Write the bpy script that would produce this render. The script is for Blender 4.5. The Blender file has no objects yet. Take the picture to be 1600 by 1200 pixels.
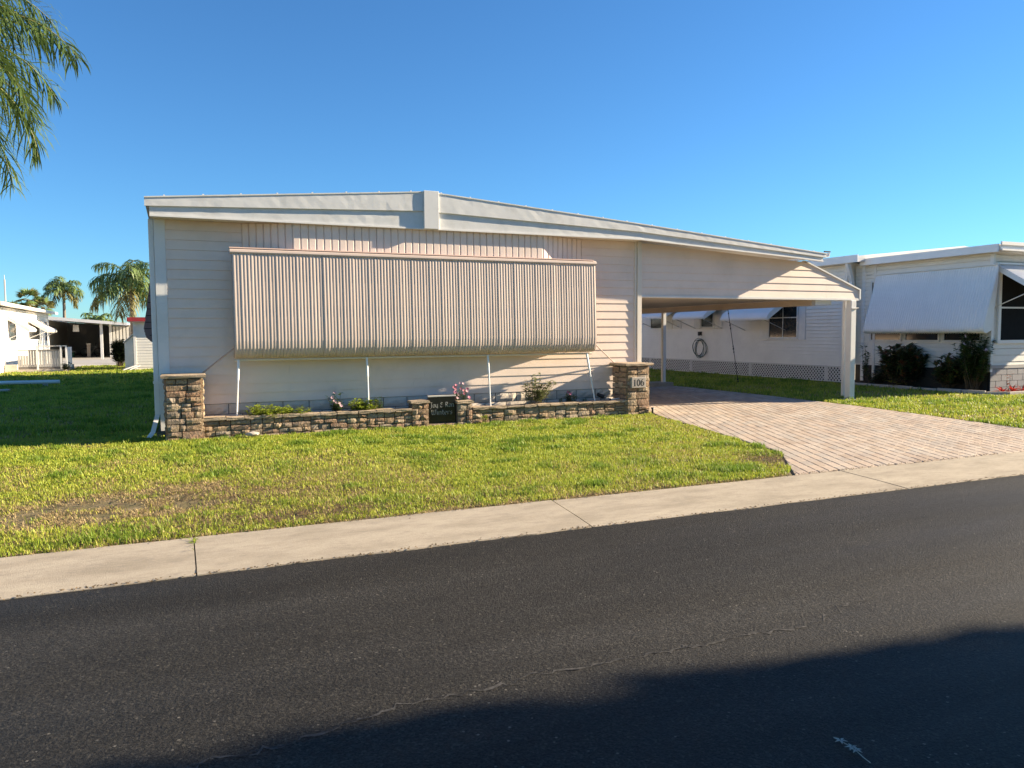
import bpy, bmesh, math, random
import numpy as np
from mathutils import Vector, Matrix

random.seed(7)
rng = np.random.default_rng(11)
R = math.radians
scene = bpy.context.scene
COL = scene.collection

# ------------------------------------------------------------------ camera
def cam_axes(yaw, pitch, roll):
    cy, sy, cp, sp = math.cos(yaw), math.sin(yaw), math.cos(pitch), math.sin(pitch)
    fwd = Vector((sy*cp, cy*cp, -sp)); r = Vector((cy, -sy, 0)); d = fwd.cross(r)
    c, s = math.cos(roll), math.sin(roll)
    return c*r + s*d, -s*r + c*d, fwd
right, down, fwd = cam_axes(R(23.5), R(3.75), R(0.41))
cd = bpy.data.cameras.new('camera'); cam = bpy.data.objects.new('camera', cd); COL.objects.link(cam)
up, back = -down, -fwd
cam.matrix_world = Matrix(((right.x, up.x, back.x, 0), (right.y, up.y, back.y, 0), (right.z, up.z, back.z, 1.5), (0, 0, 0, 1)))
cd.sensor_width = 36; cd.lens = 1200/1600*36; cd.clip_start = .05; cd.clip_end = 2000
scene.camera = cam

# ------------------------------------------------------------------ sky, sun, exposure
TO_SUN = Vector((1, -.16, .40)).normalized()
ELEV = math.asin(TO_SUN.z); AZ = math.atan2(TO_SUN.x, TO_SUN.y)      # clockwise from +Y
w = bpy.data.worlds.new('World'); scene.world = w; w.use_nodes = True
nt = w.node_tree; bg = nt.nodes['Background']
sky = nt.nodes.new('ShaderNodeTexSky'); sky.sky_type = 'NISHITA'; sky.sun_disc = False
sky.sun_elevation = ELEV; sky.sun_rotation = AZ; sky.altitude = 0; sky.air_density = 1.0; sky.dust_density = 0.0; sky.ozone_density = 3.6
tint = nt.nodes.new('ShaderNodeMix'); tint.data_type = 'RGBA'; tint.blend_type = 'MULTIPLY'; tint.inputs[0].default_value = 1; tint.inputs[7].default_value = (.40, .69, .90, 1)   # even colour balance of the whole sky
nt.links.new(sky.outputs[0], tint.inputs[6]); nt.links.new(tint.outputs[2], bg.inputs[0]); bg.inputs[1].default_value = .065
sl = bpy.data.lights.new('sun', 'SUN'); sl.energy = 5; sl.angle = R(.53); sl.color = (1, .83, .60)
so = bpy.data.objects.new('sun', sl); COL.objects.link(so); so.location = TO_SUN*60
so.rotation_euler = TO_SUN.to_track_quat('Z', 'Y').to_euler()
scene.view_settings.view_transform = 'Standard'; scene.view_settings.look = 'None'
scene.view_settings.gamma = 1; scene.view_settings.exposure = 1.7
scene.view_settings.use_curve_mapping = False
scene.render.engine = 'CYCLES'
scene.cycles.use_denoising = True
scene.cycles.max_bounces = 6; scene.cycles.transparent_max_bounces = 8

# ------------------------------------------------------------------ materials
MATS = {}
def node(nt, typ, **kw):
    n = nt.nodes.new(typ)
    for k, v in kw.items(): setattr(n, k, v)
    return n
def ramp(nt, fac, stops):
    n = nt.nodes.new('ShaderNodeValToRGB'); e = n.color_ramp.elements
    while len(e) < len(stops): e.new(.5)
    for i, (p, c) in enumerate(stops):
        e[i].position = p; e[i].color = (c[0], c[1], c[2], 1)
    nt.links.new(fac, n.inputs[0]); return n.outputs[0]
def noise(nt, vec, scale, detail=4, rough=.55, dim='3D'):
    n = nt.nodes.new('ShaderNodeTexNoise'); n.noise_dimensions = dim
    n.inputs['Scale'].default_value = scale; n.inputs['Detail'].default_value = detail; n.inputs['Roughness'].default_value = rough
    if vec is not None: nt.links.new(vec, n.inputs['Vector'])
    return n.outputs[0]
def mixc(nt, fac, a, b, mode='MIX'):
    n = nt.nodes.new('ShaderNodeMix'); n.data_type = 'RGBA'; n.blend_type = mode
    for s, v in ((0, fac), (6, a), (7, b)):
        if hasattr(v, 'is_linked'): nt.links.new(v, n.inputs[s])
        elif s == 0: n.inputs[s].default_value = v
        else: n.inputs[s].default_value = (v[0], v[1], v[2], 1)
    return n.outputs[2]
def mul(c, k): return tuple(min(1, x*k) for x in c)
def mat(name, col, rough=.6, var=.12, scale=3, bump=0, bscale=80, spec=.35, metal=0, rand=0, stops=None, dirt=None, trans=0, stretch=None, fine=0):
    if name in MATS: return MATS[name]
    m = bpy.data.materials.new(name); m.use_nodes = True; t = m.node_tree
    b = t.nodes['Principled BSDF']; b.inputs['Roughness'].default_value = rough
    b.inputs['Specular IOR Level'].default_value = spec; b.inputs['Metallic'].default_value = metal
    geo = node(t, 'ShaderNodeNewGeometry'); vec = geo.outputs['Position']
    if stretch:
        mp = node(t, 'ShaderNodeMapping'); mp.inputs['Scale'].default_value = stretch
        t.links.new(vec, mp.inputs[0]); vec = mp.outputs[0]
    n1 = noise(t, vec, scale, 6, .6)
    if stops: c = ramp(t, n1, stops)
    else: c = ramp(t, n1, [(.25, mul(col, 1-var)), (.75, mul(col, 1+var))])
    if fine:
        c = mixc(t, 1, c, ramp(t, noise(t, vec, 140, 3, .7), [(.2, (1-fine,)*3), (.8, (1, 1, 1))]), 'MULTIPLY')
    if dirt:
        c = mixc(t, ramp(t, noise(t, vec, dirt[1], 8, .7), [(.5, (0, 0, 0)), (.75, (dirt[2],)*3)]), c, dirt[0])
    if rand:
        oi = node(t, 'ShaderNodeObjectInfo')
        c = mixc(t, 1, c, ramp(t, oi.outputs['Random'], [(0, (1-rand,)*3), (1, (1, 1, 1))]), 'MULTIPLY')
    t.links.new(c, b.inputs['Base Color'])
    if bump:
        bp = node(t, 'ShaderNodeBump'); bp.inputs['Strength'].default_value = 1; bp.inputs['Distance'].default_value = bump
        t.links.new(noise(t, geo.outputs['Position'], bscale, 5, .65), bp.inputs['Height']); t.links.new(bp.outputs[0], b.inputs['Normal'])
    if trans:
        tr = node(t, 'ShaderNodeBsdfTranslucent'); t.links.new(c, tr.inputs[0])
        mx = node(t, 'ShaderNodeMixShader'); mx.inputs[0].default_value = trans
        t.links.new(b.outputs[0], mx.inputs[1]); t.links.new(tr.outputs[0], mx.inputs[2])
        t.links.new(mx.outputs[0], t.nodes['Material Output'].inputs[0])
    MATS[name] = m; return m
def attr_mat(name, rough=.6, trans=.25, spec=.25):
    m = bpy.data.materials.new(name); m.use_nodes = True; t = m.node_tree
    b = t.nodes['Principled BSDF']; b.inputs['Roughness'].default_value = rough; b.inputs['Specular IOR Level'].default_value = spec
    a = node(t, 'ShaderNodeVertexColor', layer_name='Col')
    t.links.new(a.outputs[0], b.inputs['Base Color'])
    tr = node(t, 'ShaderNodeBsdfTranslucent'); t.links.new(a.outputs[0], tr.inputs[0])
    mx = node(t, 'ShaderNodeMixShader'); mx.inputs[0].default_value = trans
    t.links.new(b.outputs[0], mx.inputs[1]); t.links.new(tr.outputs[0], mx.inputs[2])
    t.links.new(mx.outputs[0], t.nodes['Material Output'].inputs[0])
    MATS[name] = m; return m

M_vinyl = mat('cream_vinyl', (.81, .675, .58), .5, .05, 2, .0006, 30, dirt=((.52, .44, .35), 1.6, .35))
M_vinylw = mat('pale_vinyl', (.80, .77, .70), .5, .05, 2, dirt=((.45, .42, .36), 1.1, .25))
M_white = mat('white_painted_metal', (.74, .73, .70), .45, .05, 2, .0004, 15, dirt=((.45, .42, .36), 2.5, .3))
M_fascia = mat('white_fascia_metal', (.66, .66, .64), .4, .06, 1.2, .0025, 2.5, dirt=((.36, .34, .30), 3.0, .35))
M_trim = mat('cream_trim', (.74, .68, .59), .5, .05, 2, dirt=((.5, .44, .36), 2, .25))
M_awn = mat('faded_rose_brown_paint', (.60, .49, .42), .5, .07, 2.2, dirt=((.46, .35, .29), 4, .3), stretch=(1, 1, .35))
M_awnd = mat('darker_rose_brown_paint', (.42, .31, .27), .5, .1, 3, dirt=((.6, .5, .44), 7, .4))
M_sawn = mat('dull_mauve_slat', (.20, .14, .145), .6, .1, 3)
M_wawn = mat('white_awning_metal', (.80, .81, .81), .4, .05, 2)
M_roof = mat('white_roof_metal', (.66, .65, .62), .5, .08, 1.5)
M_dark = mat('dark_joint_and_shade', (.02, .02, .022), .8)  # near-black for joints and cracks, and for shade painted behind the lattice
M_glass = mat('dark_window_glass', (.018, .021, .025), .08, .2, 4, spec=.6)
M_screen = mat('dark_insect_screen', (.010, .012, .014), .7, .25, 6, spec=.05)
M_frame = mat('white_window_frame', (.70, .70, .68), .45)
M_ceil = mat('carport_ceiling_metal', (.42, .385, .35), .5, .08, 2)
M_beam = mat('tan_beam', (.42, .35, .28), .5, .1, 2)
M_block = mat('painted_block', (.64, .56, .47), .85, .12, 6, .006, 45, rand=.15)
M_blockg = mat('grey_block', (.36, .36, .36), .85, .12, 6, .004, 45, rand=.15)
M_concrete = None
M_soil = mat('bed_soil', (.06, .043, .03), .95, .4, 20, .01, 60)
M_mulch = mat('dark_mulch', (.022, .016, .012), .95, .4, 30, .015, 60)
M_black = mat('black_plastic', (.012, .012, .013), .45, .2, 10)
M_slab = mat('black_stone_slab', (.012, .013, .014), .25, .3, 12, .0015, 40)
M_ink = mat('pale_engraving', (.32, .33, .32), .7, .25, 40)
M_numb = mat('black_numeral_paint', (.01, .01, .01), .5)
M_plaque = mat('pale_cast_stone', (.42, .38, .33), .85, .12, 20, .002, 90)
M_mortar = mat('dark_mortar', (.12, .095, .075), .95, .3, 20, .004, 80)
M_cap = mat('buff_cap_stone', (.48, .375, .265), .85, .2, 9, .006, 50, rand=.15, fine=.3)
M_pipe = mat('white_plastic_pipe', (.75, .75, .73), .4)
M_trunk = mat('palm_trunk_bark', (.20, .165, .13), .9, .3, 9, .02, 20)
M_frond = mat('palm_frond', (.085, .135, .035), .38, .5, 3, trans=.28, spec=.5)
M_frond2 = mat('palm_frond_far', (.13, .19, .055), .5, .45, 1.5, trans=.2)
M_frondy = mat('palm_frond_yellow', (.17, .16, .05), .5, .4, 1.5, trans=.2)
M_rach = mat('palm_rachis', (.20, .19, .06), .5, .2, 4)
M_hedge = mat('dark_hedge_leaf', (.018, .032, .014), .5, .4, 6, trans=.15)
M_leaf = mat('green_leaf', (.065, .12, .03), .45, .4, 25, trans=.25)
M_lime = mat('lime_leaf', (.27, .34, .035), .5, .3, 25, trans=.3)
M_pale = mat('pale_variegated_leaf', (.20, .22, .10), .5, .5, 40, trans=.25)
M_croton = mat('croton_leaf', (.022, .030, .014), .35, .6, 8, trans=.12, stops=[(.3, (.035, .075, .03)), (.5, (.08, .11, .035)), (.62, (.19, .06, .045)), (.75, (.28, .13, .04))])
M_yleaf = mat('yellow_leaf', (.30, .27, .03), .5, .2, 15, trans=.25)
M_pink = mat('pink_petal', (.62, .22, .30), .6, .3, 40, trans=.3)
M_wpink = mat('pale_pink_petal', (.68, .45, .48), .6, .3, 40, trans=.3)
M_red = mat('red_bromeliad_leaf', (.52, .06, .04), .4, .4, 15, trans=.2)
M_stem = mat('woody_stem', (.09, .065, .04), .8, .3, 30)
M_redroof = mat('red_roof_edge', (.33, .035, .04), .6, .15, 4)
M_hose = mat('dark_green_hose', (.008, .045, .028), .7, spec=.1)
M_bark = mat('tree_bark', (.09, .07, .055), .9, .3, 8, .02, 25)
M_twig = mat('dry_grey_leaf', (.40, .36, .30), .8, .2, 60)
M_hlath = mat('white_lattice', (.62, .61, .58), .6, .05, 3)
M_greywall = mat('grey_wall', (.42, .41, .39), .7, .1, 2)  # plain mid-grey for walls, arms and boards
M_grass = attr_mat('grass_blades', .5, .38)

def asphalt():
    m = bpy.data.materials.new('sealed_asphalt'); m.use_nodes = True; t = m.node_tree; b = t.nodes['Principled BSDF']
    geo = node(t, 'ShaderNodeNewGeometry'); P = geo.outputs['Position']
    mp = node(t, 'ShaderNodeMapping'); mp.inputs['Scale'].default_value = (.16, 1.1, 1); t.links.new(P, mp.inputs[0])
    base = ramp(t, noise(t, mp.outputs[0], .8, 7, .62), [(.3, (.021, .0198, .0178)), (.52, (.040, .0376, .0335)), (.72, (.064, .0605, .0545))])
    base = mixc(t, ramp(t, noise(t, P, 1.7, 5, .7), [(.6, (0, 0, 0)), (.7, (.45, .45, .45))]), base, (.012, .0115, .011))
    fine = ramp(t, noise(t, P, 95, 3, .75), [(.35, (.25, .25, .25)), (.65, (1.2, 1.2, 1.2))])
    c = mixc(t, 1, base, fine, 'MULTIPLY')
    va = node(t, 'ShaderNodeTexVoronoi', feature='F1'); va.inputs['Scale'].default_value = 85; t.links.new(P, va.inputs['Vector'])
    sc_ = node(t, 'ShaderNodeSeparateColor'); t.links.new(va.outputs['Color'], sc_.inputs[0])
    c = mixc(t, 1, c, ramp(t, sc_.outputs[1], [(0, (.7, .7, .7)), (.8, (1.0, 1.0, 1.0)), (1, (1.6, 1.58, 1.5))]), 'MULTIPLY')
    vo = node(t, 'ShaderNodeTexVoronoi', feature='F1'); vo.inputs['Scale'].default_value = 46; t.links.new(P, vo.inputs['Vector'])
    wn = node(t, 'ShaderNodeSeparateColor'); t.links.new(vo.outputs['Color'], wn.inputs[0])
    sel = node(t, 'ShaderNodeMath', operation='GREATER_THAN'); sel.inputs[1].default_value = .965; t.links.new(wn.outputs[0], sel.inputs[0])
    dst = node(t, 'ShaderNodeMath', operation='LESS_THAN'); dst.inputs[1].default_value = .27; t.links.new(vo.outputs['Distance'], dst.inputs[0])
    den = ramp(t, noise(t, P, 1.2, 4, .7), [(.38, (0, 0, 0)), (.62, (1, 1, 1))])
    a = node(t, 'ShaderNodeMath', operation='MULTIPLY'); t.links.new(sel.outputs[0], a.inputs[0]); t.links.new(dst.outputs[0], a.inputs[1])
    a2 = node(t, 'ShaderNodeMath', operation='MULTIPLY'); t.links.new(a.outputs[0], a2.inputs[0]); t.links.new(den, a2.inputs[1])
    c = mixc(t, a2.outputs[0], c, (.16, .15, .13))
    t.links.new(c, b.inputs['Base Color'])
    rr = ramp(t, noise(t, mp.outputs[0], 1.5, 5), [(.3, (.55, .55, .55)), (.7, (.75, .75, .75))]); t.links.new(rr, b.inputs['Roughness'])
    b.inputs['Specular IOR Level'].default_value = .16
    bp = node(t, 'ShaderNodeBump'); bp.inputs['Distance'].default_value = .010
    t.links.new(noise(t, P, 80, 4, .7), bp.inputs['Height']); t.links.new(bp.outputs[0], b.inputs['Normal'])
    return m
M_asphalt = asphalt()
def concrete():
    m = bpy.data.materials.new('weathered_concrete'); m.use_nodes = True; t = m.node_tree; b = t.nodes['Principled BSDF']
    P = node(t, 'ShaderNodeNewGeometry').outputs['Position']
    mp = node(t, 'ShaderNodeMapping'); mp.inputs['Scale'].default_value = (.7, 1.6, 1); t.links.new(P, mp.inputs[0])
    c = ramp(t, noise(t, mp.outputs[0], 2.2, 7, .65), [(.3, (.29, .245, .18)), (.52, (.41, .35, .265)), (.75, (.48, .415, .315))])
    c = mixc(t, 1, c, ramp(t, noise(t, P, 90, 4, .7), [(.25, (.72, .72, .72)), (.7, (1, 1, 1))]), 'MULTIPLY')
    c = mixc(t, ramp(t, noise(t, mp.outputs[0], 9, 8, .75), [(.5, (0, 0, 0)), (.7, (.7, .7, .7))]), c, (.22, .19, .15))
    t.links.new(c, b.inputs['Base Color']); b.inputs['Roughness'].default_value = .9
    bp = node(t, 'ShaderNodeBump'); bp.inputs['Distance'].default_value = .003
    t.links.new(noise(t, P, 110, 4, .7), bp.inputs['Height']); t.links.new(bp.outputs[0], b.inputs['Normal'])
    return m
M_concrete = concrete()
def paver():
    m = bpy.data.materials.new('stamped_paver'); m.use_nodes = True; t = m.node_tree; b = t.nodes['Principled BSDF']
    P = node(t, 'ShaderNodeNewGeometry').outputs['Position']
    c = ramp(t, noise(t, P, 1.1, 6, .65), [(.3, (.38, .30, .24)), (.5, (.46, .38, .305)), (.72, (.52, .445, .36))])
    a = node(t, 'ShaderNodeVertexColor', layer_name='Col')
    c = mixc(t, 1, c, a.outputs[0], 'MULTIPLY')
    c = mixc(t, 1, c, ramp(t, noise(t, P, 60, 4, .7), [(.25, (.75, .75, .75)), (.7, (1, 1, 1))]), 'MULTIPLY')
    t.links.new(c, b.inputs['Base Color']); b.inputs['Roughness'].default_value = .8
    bp = node(t, 'ShaderNodeBump'); bp.inputs['Distance'].default_value = .003
    t.links.new(noise(t, P, 70, 4, .7), bp.inputs['Height']); t.links.new(bp.outputs[0], b.inputs['Normal'])
    return m
M_paver = paver()
def stone():
    m = bpy.data.materials.new('quarry_faced_stone'); m.use_nodes = True; t = m.node_tree; b = t.nodes['Principled BSDF']
    P = node(t, 'ShaderNodeNewGeometry').outputs['Position']; oi = node(t, 'ShaderNodeObjectInfo')
    base = ramp(t, oi.outputs['Random'], [(0, (.20, .115, .06)), (.2, (.36, .235, .125)), (.4, (.42, .31, .19)), (.55, (.20, .16, .12)), (.7, (.33, .165, .085)), (.85, (.30, .26, .21)), (1, (.46, .36, .23))])
    c = mixc(t, ramp(t, noise(t, P, 16, 6, .7), [(.35, (0, 0, 0)), (.65, (.7, .7, .7))]), base, (.33, .25, .17))
    c = mixc(t, ramp(t, noise(t, P, 26, 6, .7), [(.52, (0, 0, 0)), (.66, (.75, .75, .75))]), c, (.10, .085, .07))
    t.links.new(c, b.inputs['Base Color']); b.inputs['Roughness'].default_value = .85
    bp = node(t, 'ShaderNodeBump'); bp.inputs['Distance'].default_value = .02
    t.links.new(noise(t, P, 28, 5, .6), bp.inputs['Height']); t.links.new(bp.outputs[0], b.inputs['Normal'])
    return m
M_stone = stone()
M_thatch = mat('thatch_soil', (.09, .072, .04), .95, .4, 7, .01, 60, stops=[(.3, (.09, .08, .03)), (.5, (.16, .13, .06)), (.7, (.23, .175, .105))])
M_ground = mat('far_ground', (.07, .075, .025), .95, .3, .3, .01, 20)

# ------------------------------------------------------------------ mesh helpers
WL = {}
class MB:
    def __init__(s): s.v = []; s.f = []
    def add(s, vs, fs):
        k = len(s.v); s.v += [tuple(p) for p in vs]; s.f += [tuple(i+k for i in f) for f in fs]; return s
    def box(s, x0, x1, y0, y1, z0, z1):
        return s.add([(x0,y0,z0),(x1,y0,z0),(x1,y1,z0),(x0,y1,z0),(x0,y0,z1),(x1,y0,z1),(x1,y1,z1),(x0,y1,z1)],
                     [(0,3,2,1),(4,5,6,7),(0,1,5,4),(1,2,6,5),(2,3,7,6),(3,0,4,7)])
    def hexa(s, a, b):                                  # two quads a (4 pts), b (4 pts)
        return s.add(list(a)+list(b), [(3,2,1,0),(4,5,6,7),(0,1,5,4),(1,2,6,5),(2,3,7,6),(3,0,4,7)])
    def prism_y(s, poly, y0, y1):                       # poly of (x,z)
        n = len(poly)
        return s.add([(x,y0,z) for x,z in poly]+[(x,y1,z) for x,z in poly],
                     [tuple(range(n))[::-1] if False else tuple(range(n)), tuple(range(2*n-1, n-1, -1))]+[(i,i+n,(i+1)%n+n,(i+1)%n) for i in range(n)])
    def prism_x(s, poly, x0, x1):                       # poly of (y,z)
        n = len(poly)
        return s.add([(x0,y,z) for y,z in poly]+[(x1,y,z) for y,z in poly],
                     [tuple(range(n)), tuple(range(2*n-1, n-1, -1))]+[(i,i+n,(i+1)%n+n,(i+1)%n) for i in range(n)])
    def prism_z(s, poly, z0, z1):
        n = len(poly)
        return s.add([(x,y,z0) for x,y in poly]+[(x,y,z1) for x,y in poly],
                     [tuple(range(n-1,-1,-1)), tuple(range(n, 2*n))]+[(i,(i+1)%n,(i+1)%n+n,i+n) for i in range(n)])
    def tube(s, pts, r, n=6, r1=None, cap=True):
        pts = [Vector(p) for p in pts]; rings = []
        ref = Vector((0,0,1))
        for i, p in enumerate(pts):
            d = (pts[min(i+1,len(pts)-1)]-pts[max(i-1,0)]).normalized()
            a = d.cross(ref)
            if a.length < .05: a = d.cross(Vector((1,0,0)))
            a.normalize(); b = d.cross(a)
            rr = r if r1 is None else r+(r1-r)*i/(len(pts)-1)
            rings.append([p+rr*(math.cos(t)*a+math.sin(t)*b) for t in (2*math.pi*j/n for j in range(n))])
        vs = [q for g in rings for q in g]; fs = []
        for i in range(len(pts)-1):
            for j in range(n):
                fs.append((i*n+j, i*n+(j+1)%n, (i+1)*n+(j+1)%n, (i+1)*n+j))
        if cap: fs += [tuple(range(n-1,-1,-1)), tuple(range((len(pts)-1)*n, len(pts)*n))]
        return s.add(vs, fs)
    def leaf(s, p, d, up, l, w, fold=.25, droop=0):
        p = Vector(p); d = Vector(d).normalized(); side = d.cross(Vector(up))
        if side.length < 1e-3: side = Vector((1,0,0))
        side.normalize(); n = side.cross(d)
        m = p+d*l*.45+n*(-droop*.2*l); t = p+d*l-n*droop*l
        return s.add([p, m+side*w*.5+n*fold*w*.5, t, m-side*w*.5+n*fold*w*.5, m], [(0,4,1),(1,4,2),(0,3,4),(3,2,4)])
    def mesh(s, name, m=None, smooth=False):
        me = bpy.data.meshes.new(name); me.from_pydata(s.v, [], s.f)
        if m: me.materials.append(m)
        if smooth: me.polygons.foreach_set('use_smooth', [True]*len(me.polygons))
        me.update(); return me
    def build(s, name, m, parent=None, smooth=False, bevel=0):
        me = s.mesh(name, m, smooth)
        bm = bmesh.new(); bm.from_mesh(me); bmesh.ops.recalc_face_normals(bm, faces=bm.faces)
        if bevel: bmesh.ops.bevel(bm, geom=list(bm.edges), offset=bevel, segments=1, affect='EDGES', clamp_overlap=True)
        bm.to_mesh(me); bm.free()
        return link(name, me, parent)
def link(name, me, parent=None, loc=(0,0,0), rotz=0, scale=None):
    o = bpy.data.objects.new(name, me); COL.objects.link(o)
    loc = Vector(loc); pl = WL.get(parent.name, Vector()) if parent else Vector()
    if parent: o.parent = parent
    o.location = loc-pl; o.rotation_euler = (0,0,rotz)
    if scale: o.scale = scale
    WL[o.name] = loc; return o
def tag(o, label, cat, group=None, kind=None):
    o['label'] = label
    if cat: o['category'] = cat
    if group: o['group'] = group
    if kind: o['kind'] = kind
    return o
def thing(name, loc, label, cat, group=None):
    return tag(link(name, None, None, loc), label, cat, group)
def struct(o, label=None):
    o['kind'] = 'structure'
    if label: o['label'] = label
    return o
def big_mesh(name, V, F4, F3, colr, m, parent=None):      # numpy: V (n,3), F4 (a,4), F3 (b,3), colr (n,3)
    me = bpy.data.meshes.new(name); n = len(V)
    me.vertices.add(n); me.vertices.foreach_set('co', np.ascontiguousarray(V, dtype=np.float32).ravel())
    idx = np.concatenate([F4.ravel(), F3.ravel()]).astype(np.int32)
    tot = np.concatenate([np.full(len(F4), 4), np.full(len(F3), 3)]).astype(np.int32)
    st = np.concatenate([[0], np.cumsum(tot)[:-1]]).astype(np.int32)
    me.loops.add(len(idx)); me.loops.foreach_set('vertex_index', idx)
    me.polygons.add(len(tot)); me.polygons.foreach_set('loop_start', st)
    try: me.polygons.foreach_set('loop_total', tot)
    except Exception: pass
    if colr is not None:
        a = me.color_attributes.new('Col', 'FLOAT_COLOR', 'POINT')
        a.data.foreach_set('color', np.concatenate([colr, np.ones((n,1))], 1).astype(np.float32).ravel())
    me.materials.append(m); me.update(calc_edges=True); me.validate()
    return link(name, me, parent)
_lat = {}
def vnoise(x, y, scale, seed):
    if seed not in _lat: _lat[seed] = np.random.default_rng(seed).random((256,256))
    L = _lat[seed]; x = np.asarray(x)*scale+100; y = np.asarray(y)*scale+100
    i = np.floor(x).astype(int); j = np.floor(y).astype(int); fx = x-i; fy = y-j
    fx = fx*fx*(3-2*fx); fy = fy*fy*(3-2*fy); g = lambda a,b: L[a%256, b%256]
    return (g(i,j)*(1-fx)+g(i+1,j)*fx)*(1-fy)+(g(i,j+1)*(1-fx)+g(i+1,j+1)*fx)*fy
def corrugated(length, prof, period, amp, axis, origin, nseg=4):
    """sheet whose ribs follow prof [(out,z)]; swept along axis ('x' or 'y'); returns MB"""
    mb = MB(); cols = int(round(length/period))*nseg; n = len(prof)
    nor = []
    for i in range(n):
        a = prof[max(i-1,0)]; b = prof[min(i+1,n-1)]; d = Vector((b[0]-a[0], b[1]-a[1])).normalized(); nor.append((-d.y, d.x))
    for c in range(cols+1):
        t = c/cols*length; h = amp*math.cos(2*math.pi*c/nseg)
        for i,(o,z) in enumerate(prof):
            oo = o+nor[i][0]*h; zz = z+nor[i][1]*h
            mb.v.append((origin[0]+t, origin[1]+oo, origin[2]+zz) if axis == 'x' else (origin[0]+oo, origin[1]+t, origin[2]+zz))
    for c in range(cols):
        for i in range(n-1):
            mb.f.append((c*n+i, c*n+i+1, (c+1)*n+i+1, (c+1)*n+i))
    return mb
# ------------------------------------------------------------------ ground, road, kerb
g = MB(); g.add([(-400,-400,-.06),(400,-400,-.06),(400,600,-.06),(-400,600,-.06)], [(0,1,2,3)])
struct(g.build('ground', M_ground))
g = MB(); g.add([(-120,-1.7,-.03),(160,-1.7,-.03),(160,5.20,-.012),(-120,5.20,-.012)], [(0,1,2,3)])
road = struct(g.build('road', M_asphalt))
g = MB(); g.add([(-60,6.0,0),(90,6.0,0),(90,95,0),(-60,95,0)], [(0,1,2,3)])
lawn = struct(g.build('lawn', M_thatch))
g = MB(); g.box(-40, 60, 5.18, 6.06, -.05, -.025)
kerb = struct(g.build('kerb', M_mortar))
jx = [-12.2, -9.1, -6.05, -3.0, .065, 2.97, 6.42, 9.6, 12.7, 15.8, 18.9, 22, 25.1]
for a, b in zip(jx[:-1], jx[1:]):
    k = MB(); n = 12; dz = random.uniform(-.003, .003)
    vs = []; fs = []
    sk = lambda x: (.05 if abs(x-2.97) < .01 or abs(x-6.42) < .01 else 0)
    for i in range(n+1):
        t = i/n
        for (y, z) in ((5.155+random.uniform(-.012,.012), -.04), (5.165+random.uniform(-.012,.012), -.006+dz), (5.5, .004+dz), (6.075+random.uniform(-.008,.008), .012+dz), (6.08, -.04)):
            s = (y-5.6)/.9
            gp = lambda q: .008 if abs(q-2.97) < .01 or abs(q-6.42) < .01 else .004; x0 = a+gp(a)+sk(a)*s*2; x1 = b-gp(b)+sk(b)*s*2
            vs.append((x0+(x1-x0)*t, y, z))
    for i in range(n):
        for j in range(4): fs.append((i*5+j, (i+1)*5+j, (i+1)*5+j+1, i*5+j+1))
    fs += [tuple(range(5)), tuple(range(n*5, n*5+5))]
    k.add(vs, fs).build('concrete_slab', M_concrete, kerb)
# cracks in the asphalt, with pale grit along them
def crack(pts, wd, m, z, name, jit=.02):
    mb = MB(); q = []
    for (x0,y0),(x1,y1) in zip(pts[:-1], pts[1:]):
        L = math.hypot(x1-x0,y1-y0); n = max(2, int(L/.03))
        for i in range(n):
            t = i/n; q.append((x0+(x1-x0)*t+random.gauss(0,jit*.3), y0+(y1-y0)*t+random.gauss(0,jit*.45)))
    for i,(x,y) in enumerate(q):
        ww = wd*random.uniform(.0,1)
        zz = -.03+(y+1.7)/6.9*.018+z
        mb.v += [(x,y-ww,zz),(x,y+ww,zz)]
        if i: mb.f.append((2*i-2,2*i,2*i+1,2*i-1))
    return mb.build(name, m, road)
M_grit = mat('pale_grit', (.05, .048, .045), .9, .8, 60)
cr = [(-.6,2.80),(0,2.86),(.33,2.86),(.55,2.93),(.71,2.94),(.82,3.0),(1.0,2.99),(1.27,2.97),(1.4,3.03),(1.61,2.99),(1.95,3.0),(2.3,2.97),(2.6,2.99),(2.89,2.95),(3.13,3.0),(3.3,3.09),(3.6,3.12)]
crack(cr, .012, M_grit, .002, 'grit_line', .03); crack(cr, .0035, M_dark, .004, 'crack', .02)

# ------------------------------------------------------------------ driveway of stamped pavers
LY = [6.0,6.17,7.33,8.98,11.4,12.0,22]; LX = [5.80,5.91,6.81,7.26,7.85,8.06,8.06]
RY = [6.0,7.5,9.4,11.4,14.2,17,22]; RX = [11.15,11.7,12.09,12.42,12.65,12.7,12.7]
xl = lambda y: float(np.interp(y, LY, LX)); xr = lambda y: float(np.interp(y, RY, RX))
ys = [6.085,6.17,6.7,7.33,8,8.98,10,11.4,12,14,16,18.2]
g = MB()
for i,y in enumerate(ys):
    g.v += [(xl(y)-.01,y,.004),(xr(y)+.01,y,.004)]
    if i: g.f.append((2*i-2,2*i-1,2*i+1,2*i))
drive = struct(g.build('driveway', mat('sandy_joint', (.17, .13, .10), .95, .3, 20)), 'pinkish beige stamped paver driveway')
PD = Vector((.42,.907)).normalized(); PWX, PLN, GAP = .142, .27, .009
def clip(poly, fn):                                     # keep fn(p) >= 0
    out = []
    for i in range(len(poly)):
        a, b = poly[i], poly[(i+1)%len(poly)]; fa, fb = fn(a), fn(b)
        if fa >= 0: out.append(a)
        if (fa >= 0) != (fb >= 0):
            t = fa/(fa-fb); out.append((a[0]+(b[0]-a[0])*t, a[1]+(b[1]-a[1])*t))
    return out
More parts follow.
